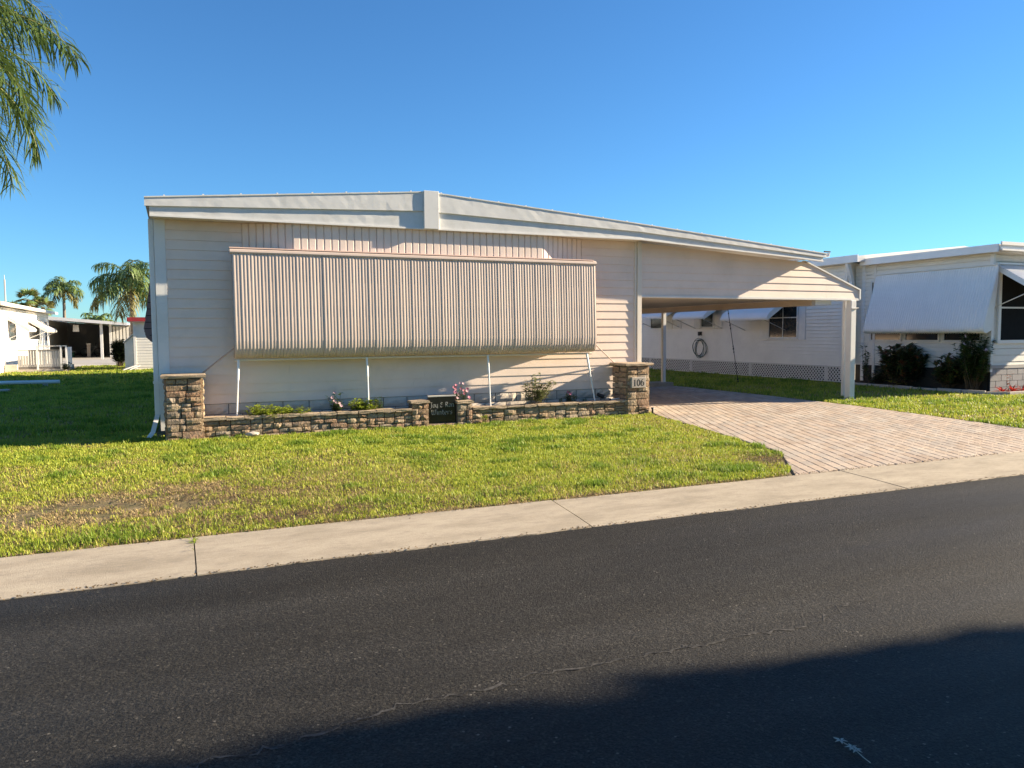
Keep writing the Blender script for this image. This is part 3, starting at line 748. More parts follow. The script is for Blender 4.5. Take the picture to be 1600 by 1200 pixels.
def ringq(mb, cx, cz, rx, rz, tx, tz, y, a0=0, a1=360, n=28):
    for i in range(n):
        t0 = R(a0+(a1-a0)*i/n); t1 = R(a0+(a1-a0)*(i+1)/n)
        mb.add([(cx+rx*math.cos(t0),y,cz+rz*math.sin(t0)),(cx+rx*math.cos(t1),y,cz+rz*math.sin(t1)),(cx+(rx-tx)*math.cos(t1),y,cz+(rz-tz)*math.sin(t1)),(cx+(rx-tx)*math.cos(t0),y,cz+(rz-tz)*math.sin(t0))], [(0,1,2,3)])
nb = MB(); yy = PY-.002; cz = (PZ0+PZ1)/2
x = PX0+.062; nb.add([(x-.009,yy,cz-.055),(x+.009,yy,cz-.055),(x+.009,yy,cz+.055),(x-.009,yy,cz+.055)],[(0,1,2,3)]); nb.add([(x-.024,yy-.0002,cz-.062),(x+.024,yy-.0002,cz-.062),(x+.024,yy-.0002,cz-.052),(x-.024,yy-.0002,cz-.052)],[(0,1,2,3)]); nb.add([(x-.026,yy-.0003,cz+.033),(x-.005,yy-.0003,cz+.040),(x+.009,yy-.0003,cz+.060),(x+.002,yy-.0003,cz+.060)],[(0,1,2,3)])
ringq(nb, PX0+.140, cz, .036, .062, .019, .010, yy)
ringq(nb, PX0+.222, cz-.020, .036, .041, .018, .009, yy); ringq(nb, PX0+.230, cz-.012, .044, .074, .020, .010, yy-.0003, 78, 190, 16)
nb.build('numerals', M_numb, pq)

# ------------------------------------------------------------------ plants in the bed
def bushplant(name, base, label, cat, h, rad, nst, nleaf, ll, lw, mleaf, mstem=M_stem, fl=None, group=None, spread=1.0, fsize=.022, seed=1, lean=0, up0=.4):
    rd = random.Random(seed); t = thing(name, base, label, cat, group); lf = MB(); sm = MB(); tips = []
    for s in range(nst):
        a = rd.uniform(0,6.283); rr = rad*spread*math.sqrt(rd.random())*.8; hh = h*rd.uniform(.45,1)*(1-.25*(rr/rad)**2)
        p0 = Vector((base[0]+rd.gauss(0,rad*.12), base[1]+rd.gauss(0,rad*.1), base[2]-.02)); p1 = Vector((base[0]+rr*math.cos(a)+lean*hh, base[1]+rr*math.sin(a)*.8, base[2]+hh))
        mid = (p0+p1)/2+Vector((rr*.25*math.cos(a),rr*.2*math.sin(a),hh*.06))
        sm.tube([p0,mid,p1], .004 if h < .7 else .009, 4, .002); tips.append(p1)
        for k in range(nleaf):
            u = rd.uniform(.25,1.0)**.8; p = (p0*(1-u)**2+mid*2*u*(1-u)+p1*u*u)
            an = rd.uniform(0,6.283); d = Vector((math.cos(an),math.sin(an),rd.uniform(-.3,.9)*up0+.25))
            lf.leaf(p, d, (0,0,1), ll*rd.uniform(.6,1.15), lw*rd.uniform(.7,1.15), .25, rd.uniform(0,.35))
    lf.build('foliage', mleaf, t); sm.build('stem', mstem, t)
    if fl:
        for k in range(fl[1]):
            p = tips[k%len(tips)]+Vector((rd.uniform(-.03,.03),rd.uniform(-.05,.0),rd.uniform(.0,.03))); f = MB(); f_ = fsize*rd.uniform(.8,1.2)
            nz = Vector((rd.uniform(-.3,.4),-1,rd.uniform(.1,.8))).normalized(); s1 = nz.cross(Vector((0,0,1))).normalized(); s2 = nz.cross(s1)
            for q in range(5):
                b = 6.283*q/5; d = (s1*math.cos(b)+s2*math.sin(b)+nz*.25); f.leaf(p, d, nz, f_*1.25, f_*1.1, .1)
            f.build('flower', fl[0] if rd.random() < .7 else M_wpink, t)
    return t
bz = .21
bushplant('ground_cover_plant', (1.25,12.10,bz), 'low yellow-green plant nearest the left pillar in the stone planter', 'plant', .27, .36, 60, 18, .085, .036, M_lime, seed=3, spread=1.3)
bushplant('ground_cover_plant', (1.66,12.08,bz), 'low lime plant between the left ground cover and the first pink periwinkle', 'plant', .22, .22, 24, 13, .08, .03, M_lime, seed=4, spread=1.2)
bushplant('periwinkle', (2.27,12.10,bz), 'pink periwinkle in bloom left of the lime plant in the planter', 'flower plant', .42, .18, 20, 22, .065, .03, M_leaf, fl=(M_wpink,7), seed=5, spread=1.1)
bushplant('lime_plant', (2.68,12.10,bz), 'bright lime leafy plant under the second awning pole', 'plant', .30, .28, 50, 18, .075, .038, M_lime, seed=6, spread=1.1)
bushplant('dark_leaf_plant', (2.93,12.08,bz), 'small dark green plant right of the lime plant', 'plant', .33, .14, 14, 14, .07, .03, M_leaf, seed=8)
bushplant('periwinkle', (4.30,12.08,bz), 'tall pink periwinkle crowded with blooms beside the black name sign', 'flower plant', .47, .15, 24, 18, .06, .028, M_leaf, fl=(M_pink,22), seed=9, spread=1.1, fsize=.026)
bushplant('variegated_shrub', (5.72,12.08,bz), 'pale variegated shrub, the biggest plant in the stone planter', 'shrub', .60, .42, 26, 30, .095, .042, M_pale, seed=10, lean=.05)
bushplant('young_plant', (6.22,12.10,bz), 'small bare-topped green seedling just right of the variegated shrub', 'plant', .17, .07, 6, 8, .06, .026, M_leaf, seed=12)
bushplant('periwinkle', (6.40,12.08,bz), 'small periwinkle with a single pink bloom near the right pillar', 'flower plant', .30, .14, 14, 15, .065, .028, M_leaf, fl=(M_pink,2), seed=13, fsize=.03)
bushplant('dark_leaf_plant', (6.68,12.10,bz), 'low dark seedling left of the black spotlight', 'plant', .12, .10, 8, 8, .06, .03, M_leaf, seed=14)
bushplant('sprout', (4.63,11.80,0), 'yellow-green sprout at the foot of the planter wall right of the sign', 'plant', .16, .07, 7, 7, .08, .03, M_lime, seed=15)
lp = thing('garden_spotlight', (7.02,12.1,.2), 'black garden spotlight standing in the planter beside the right pillar', 'lamp')
MB().tube([(7.02,12.1,.18),(7.02,12.1,.34)], .010, 6).build('stake', M_black, lp)
MB().tube([(6.95,12.12,.40),(6.99,12.1,.375),(7.06,12.05,.34)], .030, 10, .042).build('lamp_head', M_black, lp)
MB().tube([(7.13,12.02,.27),(7.16,12.0,.30),(7.20,12.03,.27),(7.16,12.06,.24),(7.13,12.02,.27)], .014, 6).build('valve', M_black, lp)
tag(MB().tube([(7.19,12.06,.285),(7.55,12.16,.30)], .017, 8).build('pipe', M_pipe), 'short white plastic pipe lying in the planter beside the right pillar', 'pipe')
for (x,y,lab) in ((4.72,11.77,'short black stake light at the planter foot right of the sign'),(7.93,11.80,'short black stake light at the foot of the numbered pillar')):
    t = thing('stake_light', (x,y,0), lab, 'lamp')
    MB().tube([(x,y,-.02),(x,y,.11)], .018, 8).build('stake', M_black, t); MB().tube([(x,y,.11),(x,y,.118),(x,y,.135)], .034, 10, .026).build('cap', M_black, t)
rk_ = MB(); rr = random.Random(5)
bm = bmesh.new(); bmesh.ops.create_icosphere(bm, subdivisions=2, radius=1)
for v in bm.verts: v.co = Vector((v.co.x*.10*rr.uniform(.85,1.1), v.co.y*.06*rr.uniform(.85,1.1), v.co.z*.035*rr.uniform(.8,1.2)+.05))
me = bpy.data.meshes.new('rock'); bm.to_mesh(me); bm.free(); me.materials.append(M_plaque)
tag(link('rock', me, None, (.96,11.70,.02)), 'small pale rock lying in the grass at the foot of the planter', 'rock')

# ------------------------------------------------------------------ neighbouring home on the right
NX, RX_ = 17.55, 17.85
nh = thing('neighbour_home', (20,16,0), 'white sided neighbouring home with lattice skirting beyond the carport', 'house')
lapwall_x('side_wall', NX, -1, 16.42, 38, .49, 3.42, .105, M_vinylw, nh, .022)
MB().box(NX-.03,NX+.09,16.34,16.43,.1,3.42).build('corner_trim', M_white, nh)
MB().box(NX+.09,RX_+.3,16.36,16.44,.1,3.42).build('return_wall', M_vinylw, nh)
MB().box(NX+.16,NX+.2,16.45,38,-.02,.5).build('skirt_shade_sheet', M_dark, nh)  # near-black sheet painted as the shade in the hollow behind the lattice
js = [16.42,17.07,20.36,23.6,26.3,29.6,32.9]
for a,b in zip(js[:-1],js[1:]):
    L = MB(); z0_, z1_ = .03, .485
    for (y0,y1,za,zb) in ((a+.01,b-.01,z0_,z0_+.03),(a+.01,b-.01,z1_-.03,z1_),(a+.01,a+.06,z0_+.03,z1_-.03),(b-.06,b-.01,z0_+.03,z1_-.03)): L.box(NX-.012,NX+.012,y0,y1,za,zb)
    fr = L.build('lattice_frame', M_hlath, nh)
    S = MB(); H_ = z1_-z0_; sp = .115; wd = .021
    for dirn in (1,-1):
        s = a-H_
        while s < b+H_:
            y0, y1 = (s, s+H_) if dirn > 0 else (s+H_, s)
            pa = [(y0,z0_),(y1,z1_)]
            lo, hi = a+.02, b-.02
            def cl(p,q):
                t0, t1 = 0., 1.; d = q[0]-p[0]
                for (e,sg_) in ((lo,1),(hi,-1)):
                    f0 = sg_*(p[0]-e); f1 = sg_*(q[0]-e)
                    if f0 < 0 and f1 < 0: return None
                    if f0 < 0: t0 = max(t0, f0/(f0-f1))
                    if f1 < 0: t1 = min(t1, f0/(f0-f1))
                if t1-t0 < .05: return None
                return (p[0]+d*t0,p[1]+(q[1]-p[1])*t0),(p[0]+d*t1,p[1]+(q[1]-p[1])*t1)
            c = cl(*pa)
            if c:
                xx = NX-.004 if dirn > 0 else NX+.003
                (ya,za),(yb,zb) = c; S.add([(xx,ya-wd,za),(xx,ya+wd,za),(xx,yb+wd,zb),(xx,yb-wd,zb),(xx+.006,ya-wd,za),(xx+.006,ya+wd,za),(xx+.006,yb+wd,zb),(xx+.006,yb-wd,zb)], [(0,1,2,3),(7,6,5,4),(0,4,5,1),(3,2,6,7),(0,3,7,4),(1,5,6,2)])
            s += sp
    S.build('lattice_strips', M_hlath, fr)
def nwin(y0, y1, za, zb, x, parent, bars=True, f=.05, pane=M_glass):
    w_ = MB()
    for (a,b,c,d) in ((y0-f,y1+f,za-f,za),(y0-f,y1+f,zb,zb+f),(y0-f,y0,za,zb),(y1,y1+f,za,zb)): w_.box(x-.05,x-.002,a,b,c,d)
    w_ = w_.build('window', M_frame, parent); MB().box(x-.028,x-.003,y0,y1,za,zb).build('pane', pane, w_)
    if bars:
        MB().box(x-.038,x-.029,(y0+y1)/2-.012,(y0+y1)/2+.012,za,zb).build('muntin', M_frame, w_); MB().box(x-.041,x-.0285,y0,y1,(za+zb)/2-.015,(za+zb)/2+.015).build('muntin', M_frame, w_)
    return w_
def shutter(y0,y1,za,zb,x):
    s = MB().box(x-.040,x-.018,y0,y1,za,zb).build('shutter', M_frame, nh, bevel=.004)
nwin(18.25,19.45,1.33,2.55,NX,nh); shutter(17.9,18.18,1.25,2.6,NX); shutter(19.52,19.9,1.25,2.6,NX)
nwin(22.3,22.95,1.70,2.5,NX,nh,False); shutter(21.8,22.22,1.64,2.55,NX); shutter(23.03,23.4,1.64,2.55,NX)
nwin(25.3,26.2,1.68,2.5,NX,nh,False); shutter(24.2,24.7,1.64,2.55,NX); shutter(24.75,25.2,1.64,2.55,NX)
def side_awn(ya, yb, x, zt, zl, out, label, arms, period=.07, group=None):
    t = thing('white_window_awning', (x-out,(ya+yb)/2,zl), label, 'awning', group)
    pf = [(-.01,zt),(-out*.55,zt-(zt-zl)*.42),(-out*.9,zt-(zt-zl)*.68),(-out,zl+.10),(-out-.005,zl+.04),(-out+.02,zl)]
    corrugated(yb-ya, pf, period, .008, 'y', (x,ya,0)).build('canopy', M_wawn, t, True)
    for yy in (ya,yb):
        e = MB(); q = [(x+o_,z_) for o_,z_ in pf]; e.prism_y([(p[0],p[1]-.012) for p in q]+[(x-.01,zt-.16),], yy-.004, yy+.004); e.build('end_panel', M_wawn, t)
    for yy in arms: MB().tube([(x-out+.03,yy,zl+.02),(x-.03,yy-.0,zl-.32)], .012, 5).build('arm', M_greywall, t)
    return t
side_awn(18.55,20.75,NX,2.62,1.87,.95,'white ribbed side awning nearest the carport post, over the shuttered window',(18.75,20.6))
side_awn(21.65,23.45,NX,2.64,1.96,.95,'middle white ribbed side awning, above the hanging garden hose',(21.8,23.3))
side_awn(24.1,26.3,NX,2.66,2.02,.95,'farthest white ribbed side awning, seen just behind the rear carport post',(24.3,26.1))
# main roof and fascia of the neighbour
nr = MB(); nr.prism_y([(NX-.32,3.40),(21.5,3.84),(26,3.40),(26,3.56),(21.5,4.0),(NX-.32,3.57)], 15.72, 38.4); nr.build('roof', M_roof, nh)
MB().box(NX-.36,NX-.32,15.70,38.4,3.40,3.60).build('side_fascia', M_wawn, nh)
MB().box(NX-.30,NX-.02,16.0,38,3.385,3.40).build('soffit', M_trim, nh)
MB().box(25.5,25.6,16.42,38,.1,3.40).build('far_wall', M_vinylw, nh); MB().box(NX,25.6,16.45,16.55,.1,3.42).build('front_wall', M_vinylw, nh)
MB().hexa([(NX-.03,16.18,2.9),(NX+.07,16.18,2.9),(NX+.07,16.28,2.9),(NX-.03,16.28,2.9)],[(NX-.32,16.06,3.39),(NX-.22,16.06,3.39),(NX-.22,16.16,3.39),(NX-.32,16.16,3.39)]).build('downspout', M_wawn, nh)
MB().box(NX-.03,NX+.07,16.18,16.28,.1,2.9).build('downspout', M_wawn, nh)
# front room
fr_ = thing('neighbour_front_room', (20,14,0), 'flat roofed white front room of the neighbouring home behind the dark shrubs', 'house')
FY = 12.30
lapwall_x('side_wall', RX_, -1, FY+.06, 16.34, .55, 3.36, .105, M_vinylw, fr_, .022)
lapwall_y('front_wall', FY, RX_+.06, 24, .58, 3.40, .16, M_vinylw, fr_, .014)
MB().box(RX_-.02,RX_+.06,FY-.02,FY+.07,.5,3.42).build('corner_trim', M_wawn, fr_); MB().box(RX_-.02,RX_+.06,16.0,16.1,.1,3.36).build('corner_trim', M_wawn, fr_); MB().box(RX_-.03,RX_+.05,15.62,15.70,.1,3.36).build('corner_trim', M_white, fr_)
MB().box(RX_-.35,RX_-.31,11.96,15.9,3.32,3.50).build('side_fascia', M_wawn, fr_)
rm = MB(); rm.prism_x([(11.98,3.33),(15.95,3.33),(15.95,3.46),(11.98,3.50)], RX_-.305, 24.5); rm.build('roof', M_trim, fr_)
MB().box(RX_-.30,24.5,11.90,11.94,3.475,3.55).build('front_fascia', M_white, fr_); MB().box(RX_-.28,24.5,11.945,11.975,3.36,3.475).build('front_fascia', M_wawn, fr_); MB().box(RX_-.28,24.5,11.90,11.944,3.345,3.385).build('front_fascia', M_white, fr_)
for i in range(3): nwin(12.55+i*1.12,13.50+i*1.12,1.26,2.85,RX_,fr_,False,.045)
# front skirting blocks
sk2 = MB().box(RX_,24,FY-.005,FY+.05,-.02,.575).build('skirting', M_dark, fr_)
for r in range(4):
    x = RX_-(.2 if r%2 else 0)
    while x < 20.5:
        a = max(x,RX_); b = x+.39
        if b-a > .05: MB().box(a+.004,b-.004,FY-.018,FY-.006,-.02+r*.149,-.02+r*.149+.14).build('block', M_blockg, sk2)
        x += .4
MB().box(RX_,24,FY-.03,FY+.01,.578,.66).build('drip_edge', M_greywall, fr_)
MB().box(RX_+.01,RX_+.05,FY+.08,16.3,-.02,.55).build('side_skirting', mat('dark_skirting', (.05,.045,.04), .9), fr_)
w_ = MB()
for (x0,x1,za,zb) in ((18.02,20.1,1.18,1.26),(18.02,20.1,2.98,3.05),(18.02,18.12,1.26,2.98),(20.0,20.1,1.26,2.98)): w_.box(x0,x1,FY-.05,FY-.002,za,zb)
w_ = w_.build('window', M_wawn, fr_); MB().box(18.12,20.0,FY-.03,FY-.002,1.26,2.98).build('pane', M_screen, w_); MB().box(18.12,20.0,FY-.045,FY-.031,2.02,2.06).build('muntin', M_wawn, w_)
# lowered big awning on the side, open awning on the front
side_t = thing('white_window_awning', (17.3,13.9,1.45), 'large white ribbed awning lowered over three windows behind the dark shrubs', 'awning')
pf = [(-.04,3.03),(-.20,2.5),(-.42,1.85),(-.50,1.58),(-.505,1.52),(-.48,1.46),(-.40,1.43)]
corrugated(3.45, pf, .066, .008, 'y', (RX_,12.15,0)).build('canopy', M_wawn, side_t, True)
MB().box(RX_-.09,RX_-.02,12.14,15.62,3.035,3.065).build('header_bar', M_white, side_t)
for yy in (12.145,15.605):
    e = MB(); e.prism_y([(RX_+o_,z_) for o_,z_ in pf]+[(RX_-.22,1.5),(RX_-.05,2.6)], yy-.003, yy+.003); e.build('end_panel', M_wawn, side_t)
fa = thing('white_window_awning', (19.2,11.6,2.7), 'white awning raised open over the dark screened front window at the right edge', 'awning')
pf = [(-.03,3.06),(-.45,2.80),(-.85,2.55),(-.93,2.46),(-.90,2.40)]
mb = corrugated(5.3, pf, .066, .008, 'x', (17.95,FY,0)); mb.build('canopy', M_wawn, fa, True)  # unseen right stretch added so the canopy shades the front wall
e = MB(); e.prism_x([(FY+o_,z_-.012) for o_,z_ in pf]+[(FY-.03,2.92)], 17.935, 17.945); e.build('end_panel', M_wawn, fa)
MB().box(17.93,23.3,FY-.10,FY-.052,3.065,3.10).build('header_bar', M_wawn, fa)
MB().tube([(17.97,FY-.9,2.42),(17.90,FY-.03,2.05)], .012, 5).build('arm', M_white, fa)
# hose coil
hs = thing('garden_hose', (17.45,23,.6), 'dark green garden hose coiled on a hook on the neighbouring wall', 'hose')
rr = random.Random(3)
for k in range(5):
    cy = 23+rr.uniform(-.12,.12); cz_ = .93+rr.uniform(-.04,.04); ry = .30+rr.uniform(-.06,.06); rz = .31+rr.uniform(-.03,.03)
    MB().tube([(17.50-k*.012+.02*math.sin(t*2+k),cy+ry*math.cos(t),cz_+rz*math.sin(t)) for t in [6.2832*i/26 for i in range(27)]], .0085, 5, cap=False).build('coil', M_hose, hs, True)
MB().box(17.43,17.54,22.95,23.05,1.38,1.52).build('tap', M_black, hs); MB().tube([(17.48,22.93,1.4),(17.47,22.92,1.2)],.01,5).build('hook', M_pipe, hs); MB().tube([(17.48,23.07,1.4),(17.47,23.08,1.2)],.01,5).build('hook', M_pipe, hs)
# thin pole with ornaments
pt = thing('ornament_pole', (15.0,17.9,0), 'thin black pole with small knobs leaning in the lawn beyond the carport', 'pole')
A = Vector((15.0,17.9,-.02)); B = Vector((14.9,18.35,2.45))
MB().tube([A,B], .010, 5).build('rod', M_black, pt)
for t,r_ in ((.03,.03),(.06,.028),(.38,.022),(.42,.026),(.45,.02),(.66,.022),(.70,.024),(.84,.02)):
    p = A+(B-A)*t; MB().tube([p-Vector((0,0,.028)),p,p+Vector((0,0,.028))], r_*.9, 6, r_*.6).build('knob', M_black, pt)

# ------------------------------------------------------------------ neighbour's bed and shrubs
mb = MB(); mb.prism_z([(17.16,15.95),(17.16,12.05),(17.5,11.75),(21.5,11.75),(21.5,12.28),(17.84,12.28),(17.84,16.3)], -.02, .035)
bed = struct(mb.build('mulch_bed', M_mulch))
pts = [(17.16,15.95),(17.14,15.2),(17.13,14.5),(17.11,13.8),(17.10,13.1),(17.10,12.45),(17.16,11.9),(17.6,11.68),(18.25,11.66),(18.9,11.66),(19.6,11.66)]
be = thing('bed_edging', (17.12,14,0), 'low concrete edging round the dark planting bed of the neighbouring home', 'edging')
for (a,b) in zip(pts[:-1],pts[1:]):
    A = Vector((*a,0)); B = Vector((*b,0)); d = (B-A).normalized(); n_ = Vector((d.y,-d.x,0))*.045
    A2 = A+d*.012; B2 = B-d*.012; zt = .085+random.uniform(-.012,.012)
    MB().hexa([A2-n_-Vector((0,0,.02)),B2-n_-Vector((0,0,.02)),B2+n_-Vector((0,0,.02)),A2+n_-Vector((0,0,.02))],[A2-n_*.7+Vector((0,0,zt)),B2-n_*.7+Vector((0,0,zt+.004)),B2+n_*.7+Vector((0,0,zt+.004)),A2+n_*.7+Vector((0,0,zt))]).build('edging_block', M_plaque, be, bevel=.008)
bushplant('croton_bush', (17.45,14.35,.03), 'broad dark croton bush under the lowered white awning', 'bush', 1.18, .85, 95, 26, .24, .10, M_croton, seed=21, up0=.8)
bushplant('croton_bush', (17.42,13.05,.03), 'darker low croton between the broad bush and the pink flowering shrub', 'bush', .9, .5, 40, 24, .22, .09, M_croton, seed=22, up0=.8)
bushplant('flowering_shrub', (17.55,12.5,.03), 'tall leafy shrub with pink blooms at the corner of the front room', 'shrub', 1.48, .6, 70, 52, .11, .065, M_leaf, fl=(M_wpink,14), seed=23, fsize=.04)
bushplant('slim_plant', (17.45,15.62,.03), 'slim tufted plant on a thin stem beside the white carport post', 'plant', 1.28, .16, 7, 26, .13, .05, M_leaf, seed=24, up0=.7)
bushplant('low_dark_plant', (17.45,15.15,.03), 'low dark plant between the slim plant and the broad croton', 'plant', .45, .4, 30, 16, .14, .05, M_croton, seed=25)
t = bushplant('yellow_leaf_plant', (17.24,14.35,.03), 'cluster of big yellow leaves at the foot of the croton bush', 'plant', .22, .30, 6, 2, .20, .12, M_yleaf, seed=26)
for i,(x,y,lab) in enumerate(((17.75,11.9,'red bromeliad at the left end of the red row'),(18.15,11.95,'red bromeliad second from the left in the red row'),(18.5,11.9,'red bromeliad third from the left in the red row'),(18.85,11.97,'red bromeliad cut off by the right edge of the photo'))):
    t = thing('bromeliad', (x,y,.03), lab, 'plant', 'red bromeliads along the bed edge'); lf = MB(); rr = random.Random(40+i)
    for k in range(22):
        a = rr.uniform(0,6.283); lf.leaf((x+.02*math.cos(a),y+.02*math.sin(a),.04), (math.cos(a),math.sin(a),rr.uniform(.3,1.6)), (0,0,1), rr.uniform(.16,.28), .04, .3, .25)
    lf.build('leaf_rosette', M_red, t)
bushplant('orange_leaf_plant', (18.25,12.1,.03), 'spindly plant with a few orange leaves against the neighbouring front wall', 'plant', .62, .1, 3, 5, .10, .05, mat('orange_leaf', (.35,.10,.03), .5, .3, 20, trans=.2), seed=31)
# ------------------------------------------------------------------ palms
def frond(rd, origin, az, e0, L, droop, nl, lw, ll, hang=.6):
    pts = []; p = Vector(origin); n = 14; e = e0
    for i in range(n+1):
        pts.append(p.copy()); s = i/n
        e = e0-droop*(s**1.25); p = p+Vector((math.cos(az)*math.cos(e), math.sin(az)*math.cos(e), math.sin(e)))*(L/n)
    lf = MB(); side = Vector((-math.sin(az), math.cos(az), 0))
    for i in range(nl):
        s = .12+.88*i/nl; k = s*n; a = min(int(k), n-1); f = k-a
        q = pts[a]*(1-f)+pts[a+1]*f; t = (pts[a+1]-pts[a]).normalized(); up_ = side.cross(t)
        l = ll*(math.sin(math.pi*(.12+.80*s))**.7)*rd.uniform(.8,1.1)
        for sg_ in (-1,1):
            d = (side*sg_*rd.uniform(.7,1.0)+t*rd.uniform(.35,.75)+up_*rd.uniform(-.6,.65)).normalized()
            m1 = q+d*l*.45+Vector((0,0,-hang*.10*l)); m2 = q+d*l*.75+Vector((0,0,-hang*.38*l)); tip = q+d*l*.92+Vector((0,0,-hang*.85*l))
            wv = d.cross(Vector((rd.uniform(-.5,.5),rd.uniform(-.5,.5),1))).normalized()*lw*.5
            lf.add([q-wv*.6,q+wv*.6,m1+wv,m1-wv,m2+wv*.8,m2-wv*.8,tip], [(0,1,2,3),(3,2,4,5),(5,4,6)])
    rc = MB().tube(pts, .024*L/2.4, 5, .004)
    return lf, rc
def palm(name, base, h, L, nf, label, seed, nl=40, lw=.028, ll=.5, tr=.13, m=M_frond, hang=.8, emin=-35, emax=80, droop=1.9, my=None, group=None):
    rd = random.Random(seed); t = thing(name, base, label, 'palm tree', group)
    b = Vector(base); c = b+Vector((rd.uniform(-.1,.1),0,h))
    tp = [b+Vector((0,0,-.05))+(c-b)*(i/8) for i in range(9)]
    MB().tube(tp, tr*1.15, 10, tr*.8).build('trunk', M_trunk, t, True)
    MB().tube([c-Vector((0,0,.1)),c+Vector((0,0,L*.12)),c+Vector((0,0,L*.30))], tr*.9, 8, tr*.35).build('crownshaft', M_rach, t, True)
    for i in range(nf):
        e = R(emin+(emax-emin)*((i+.5)/nf)**.8); az = i*2.39996+rd.uniform(-.25,.25)
        lf, rc = frond(rd, c+Vector((0,0,L*.06+L*.10*(i/nf))), az, e, L*rd.uniform(.85,1.08), droop*rd.uniform(.8,1.1)*(.75+.35*max(0,math.sin(e))), nl, lw, ll, hang)
        f = lf.build('frond', my if (my and i < nf*.25) else m, t); rc.build('rachis', M_rach, f)
    return t
palm('queen_palm', (-3.08,12.2,0), 5.1, 2.1, 50, 'tall green queen palm whose drooping fronds hang in at the upper left', 77, 66, .019, .62, .14, hang=.55)
palm('queen_palm', (-2.25,48,0), 4.1, 2.5, 20, 'bushy palm just left of the home, above the red-roofed shed', 5, 44, .06, .8, .16, M_frond2, 1.0, my=M_frondy)
palm('queen_palm', (-9.3,80,0), 5.6, 1.9, 16, 'slender lone palm above the far carport roof', 6, 34, .07, .7, .14, M_frond2, .8, my=M_frondy)
palm('queen_palm', (-7.0,85,0), 2.6, 2.0, 14, 'small far palm low behind the carport roof', 16, 22, .12, .7, .12, M_frond2, .8)
def sabal(base, h, r, label, seed):
    rd = random.Random(seed); t = thing('sabal_palm', base, label, 'palm tree', 'fan palms behind the left home'); c = Vector(base)+Vector((0,0,h))
    MB().tube([base, c], .16, 8, .13).build('trunk', M_trunk, t, True)
    for i in range(26):
        az = rd.uniform(0,6.283); e = R(rd.uniform(-50,80)); d = Vector((math.cos(az)*math.cos(e), math.sin(az)*math.cos(e), math.sin(e))); q = c+d*r*.5
        fm = MB(); s1 = d.cross(Vector((0,0,1))).normalized(); s2 = s1.cross(d)
        for k in range(14):
            a = R(-100+200*k/13); dd = d*math.cos(a)+s1*math.sin(a)+Vector((0,0,-.25)); fm.leaf(q, dd, s2, r*rd.uniform(.45,.6), .10, .1, .2)
        fm.build('frond', M_frondy if rd.random() < .55 else M_frond2, t)
sabal((-9.75,65,0), 4.2, 1.0, 'yellowish fan palm, taller of the pair over the white home roof', 1)
sabal((-9.0,66,0), 3.7, .95, 'yellowish fan palm, right of the pair over the white home roof', 2)
sabal((-10.7,64,0), 3.4, .8, 'low dark fan palm at the far left over the white home roof', 3)
ms = thing('antenna_mast', (-10.3,60,0), 'thin antenna mast above the left home roof', 'antenna')
MB().tube([(-10.3,60,0),(-10.3,60,5.3)], .05, 5).build('mast', M_greywall, ms); MB().tube([(-10.3,60,5.25),(-10.3,60,5.6)], .02, 4).build('tip', M_greywall, ms)

# ------------------------------------------------------------------ left background
lh = thing('white_home', (-10,43,0), 'sunlit white home at the left edge with two hooded windows', 'house')
lapwall_x('side_wall', -6.7, 1, 36.6, 50.6, .0, 2.78, .2, M_vinylw, lh, .01)
MB().box(-14,-6.79,36.6,36.7,0,2.78).build('front_wall', M_vinylw, lh); MB().box(-14,-6.79,50.5,50.6,0,2.78).build('back_wall', M_vinylw, lh)
MB().box(-6.75,-6.66,50.4,50.62,0,2.78).build('corner_trim', M_white, lh)
r_ = MB(); r_.prism_y([(-6.3,2.79),(-10.4,3.1),(-14.4,2.79),(-14.4,2.9),(-10.4,3.22),(-6.3,2.92)], 35.8, 51.6); r_.build('roof', M_roof, lh)
for (a,b,za,zb) in ((39.45,40.75,1.35,2.28),(44.4,47.3,1.38,2.30),(49.3,49.9,1.3,2.35)):
    w_ = MB()
    for (y0,y1,c,d) in ((a-.06,b+.06,za-.06,za),(a-.06,b+.06,zb,zb+.06),(a-.06,a,za,zb),(b,b+.06,za,zb)): w_.box(-6.7,-6.66,y0,y1,c,d)
    w_ = w_.build('window', M_frame, lh); MB().box(-6.7,-6.675,a,b,za,zb).build('pane', M_glass, w_)
for (ya,yb,lab) in ((39.2,41.0,'nearer cream hood awning on the sunlit white home at left'),(44.2,47.6,'farther cream hood awning on the sunlit white home at left')):
    t = thing('hood_awning', (-6.3,(ya+yb)/2,1.8), lab, 'awning', 'hood awnings on the left home'); pf = [(0,2.38),(.42,2.08),(.72,1.92),(.80,1.82),(.76,1.74)]
    corrugated(yb-ya, pf, .12, .01, 'y', (-6.68,ya,0)).build('canopy', M_trim, t, True)
    for yy in (ya,yb):
        MB().tube([(-5.95,yy,1.76),(-6.66,yy,1.45)], .015, 5).build('arm', M_white, t); MB().prism_y([(-6.68+o_,z_-.012) for o_,z_ in pf]+[(-6.68,2.25)], yy-.004, yy+.004).build('end_panel', M_trim, t)
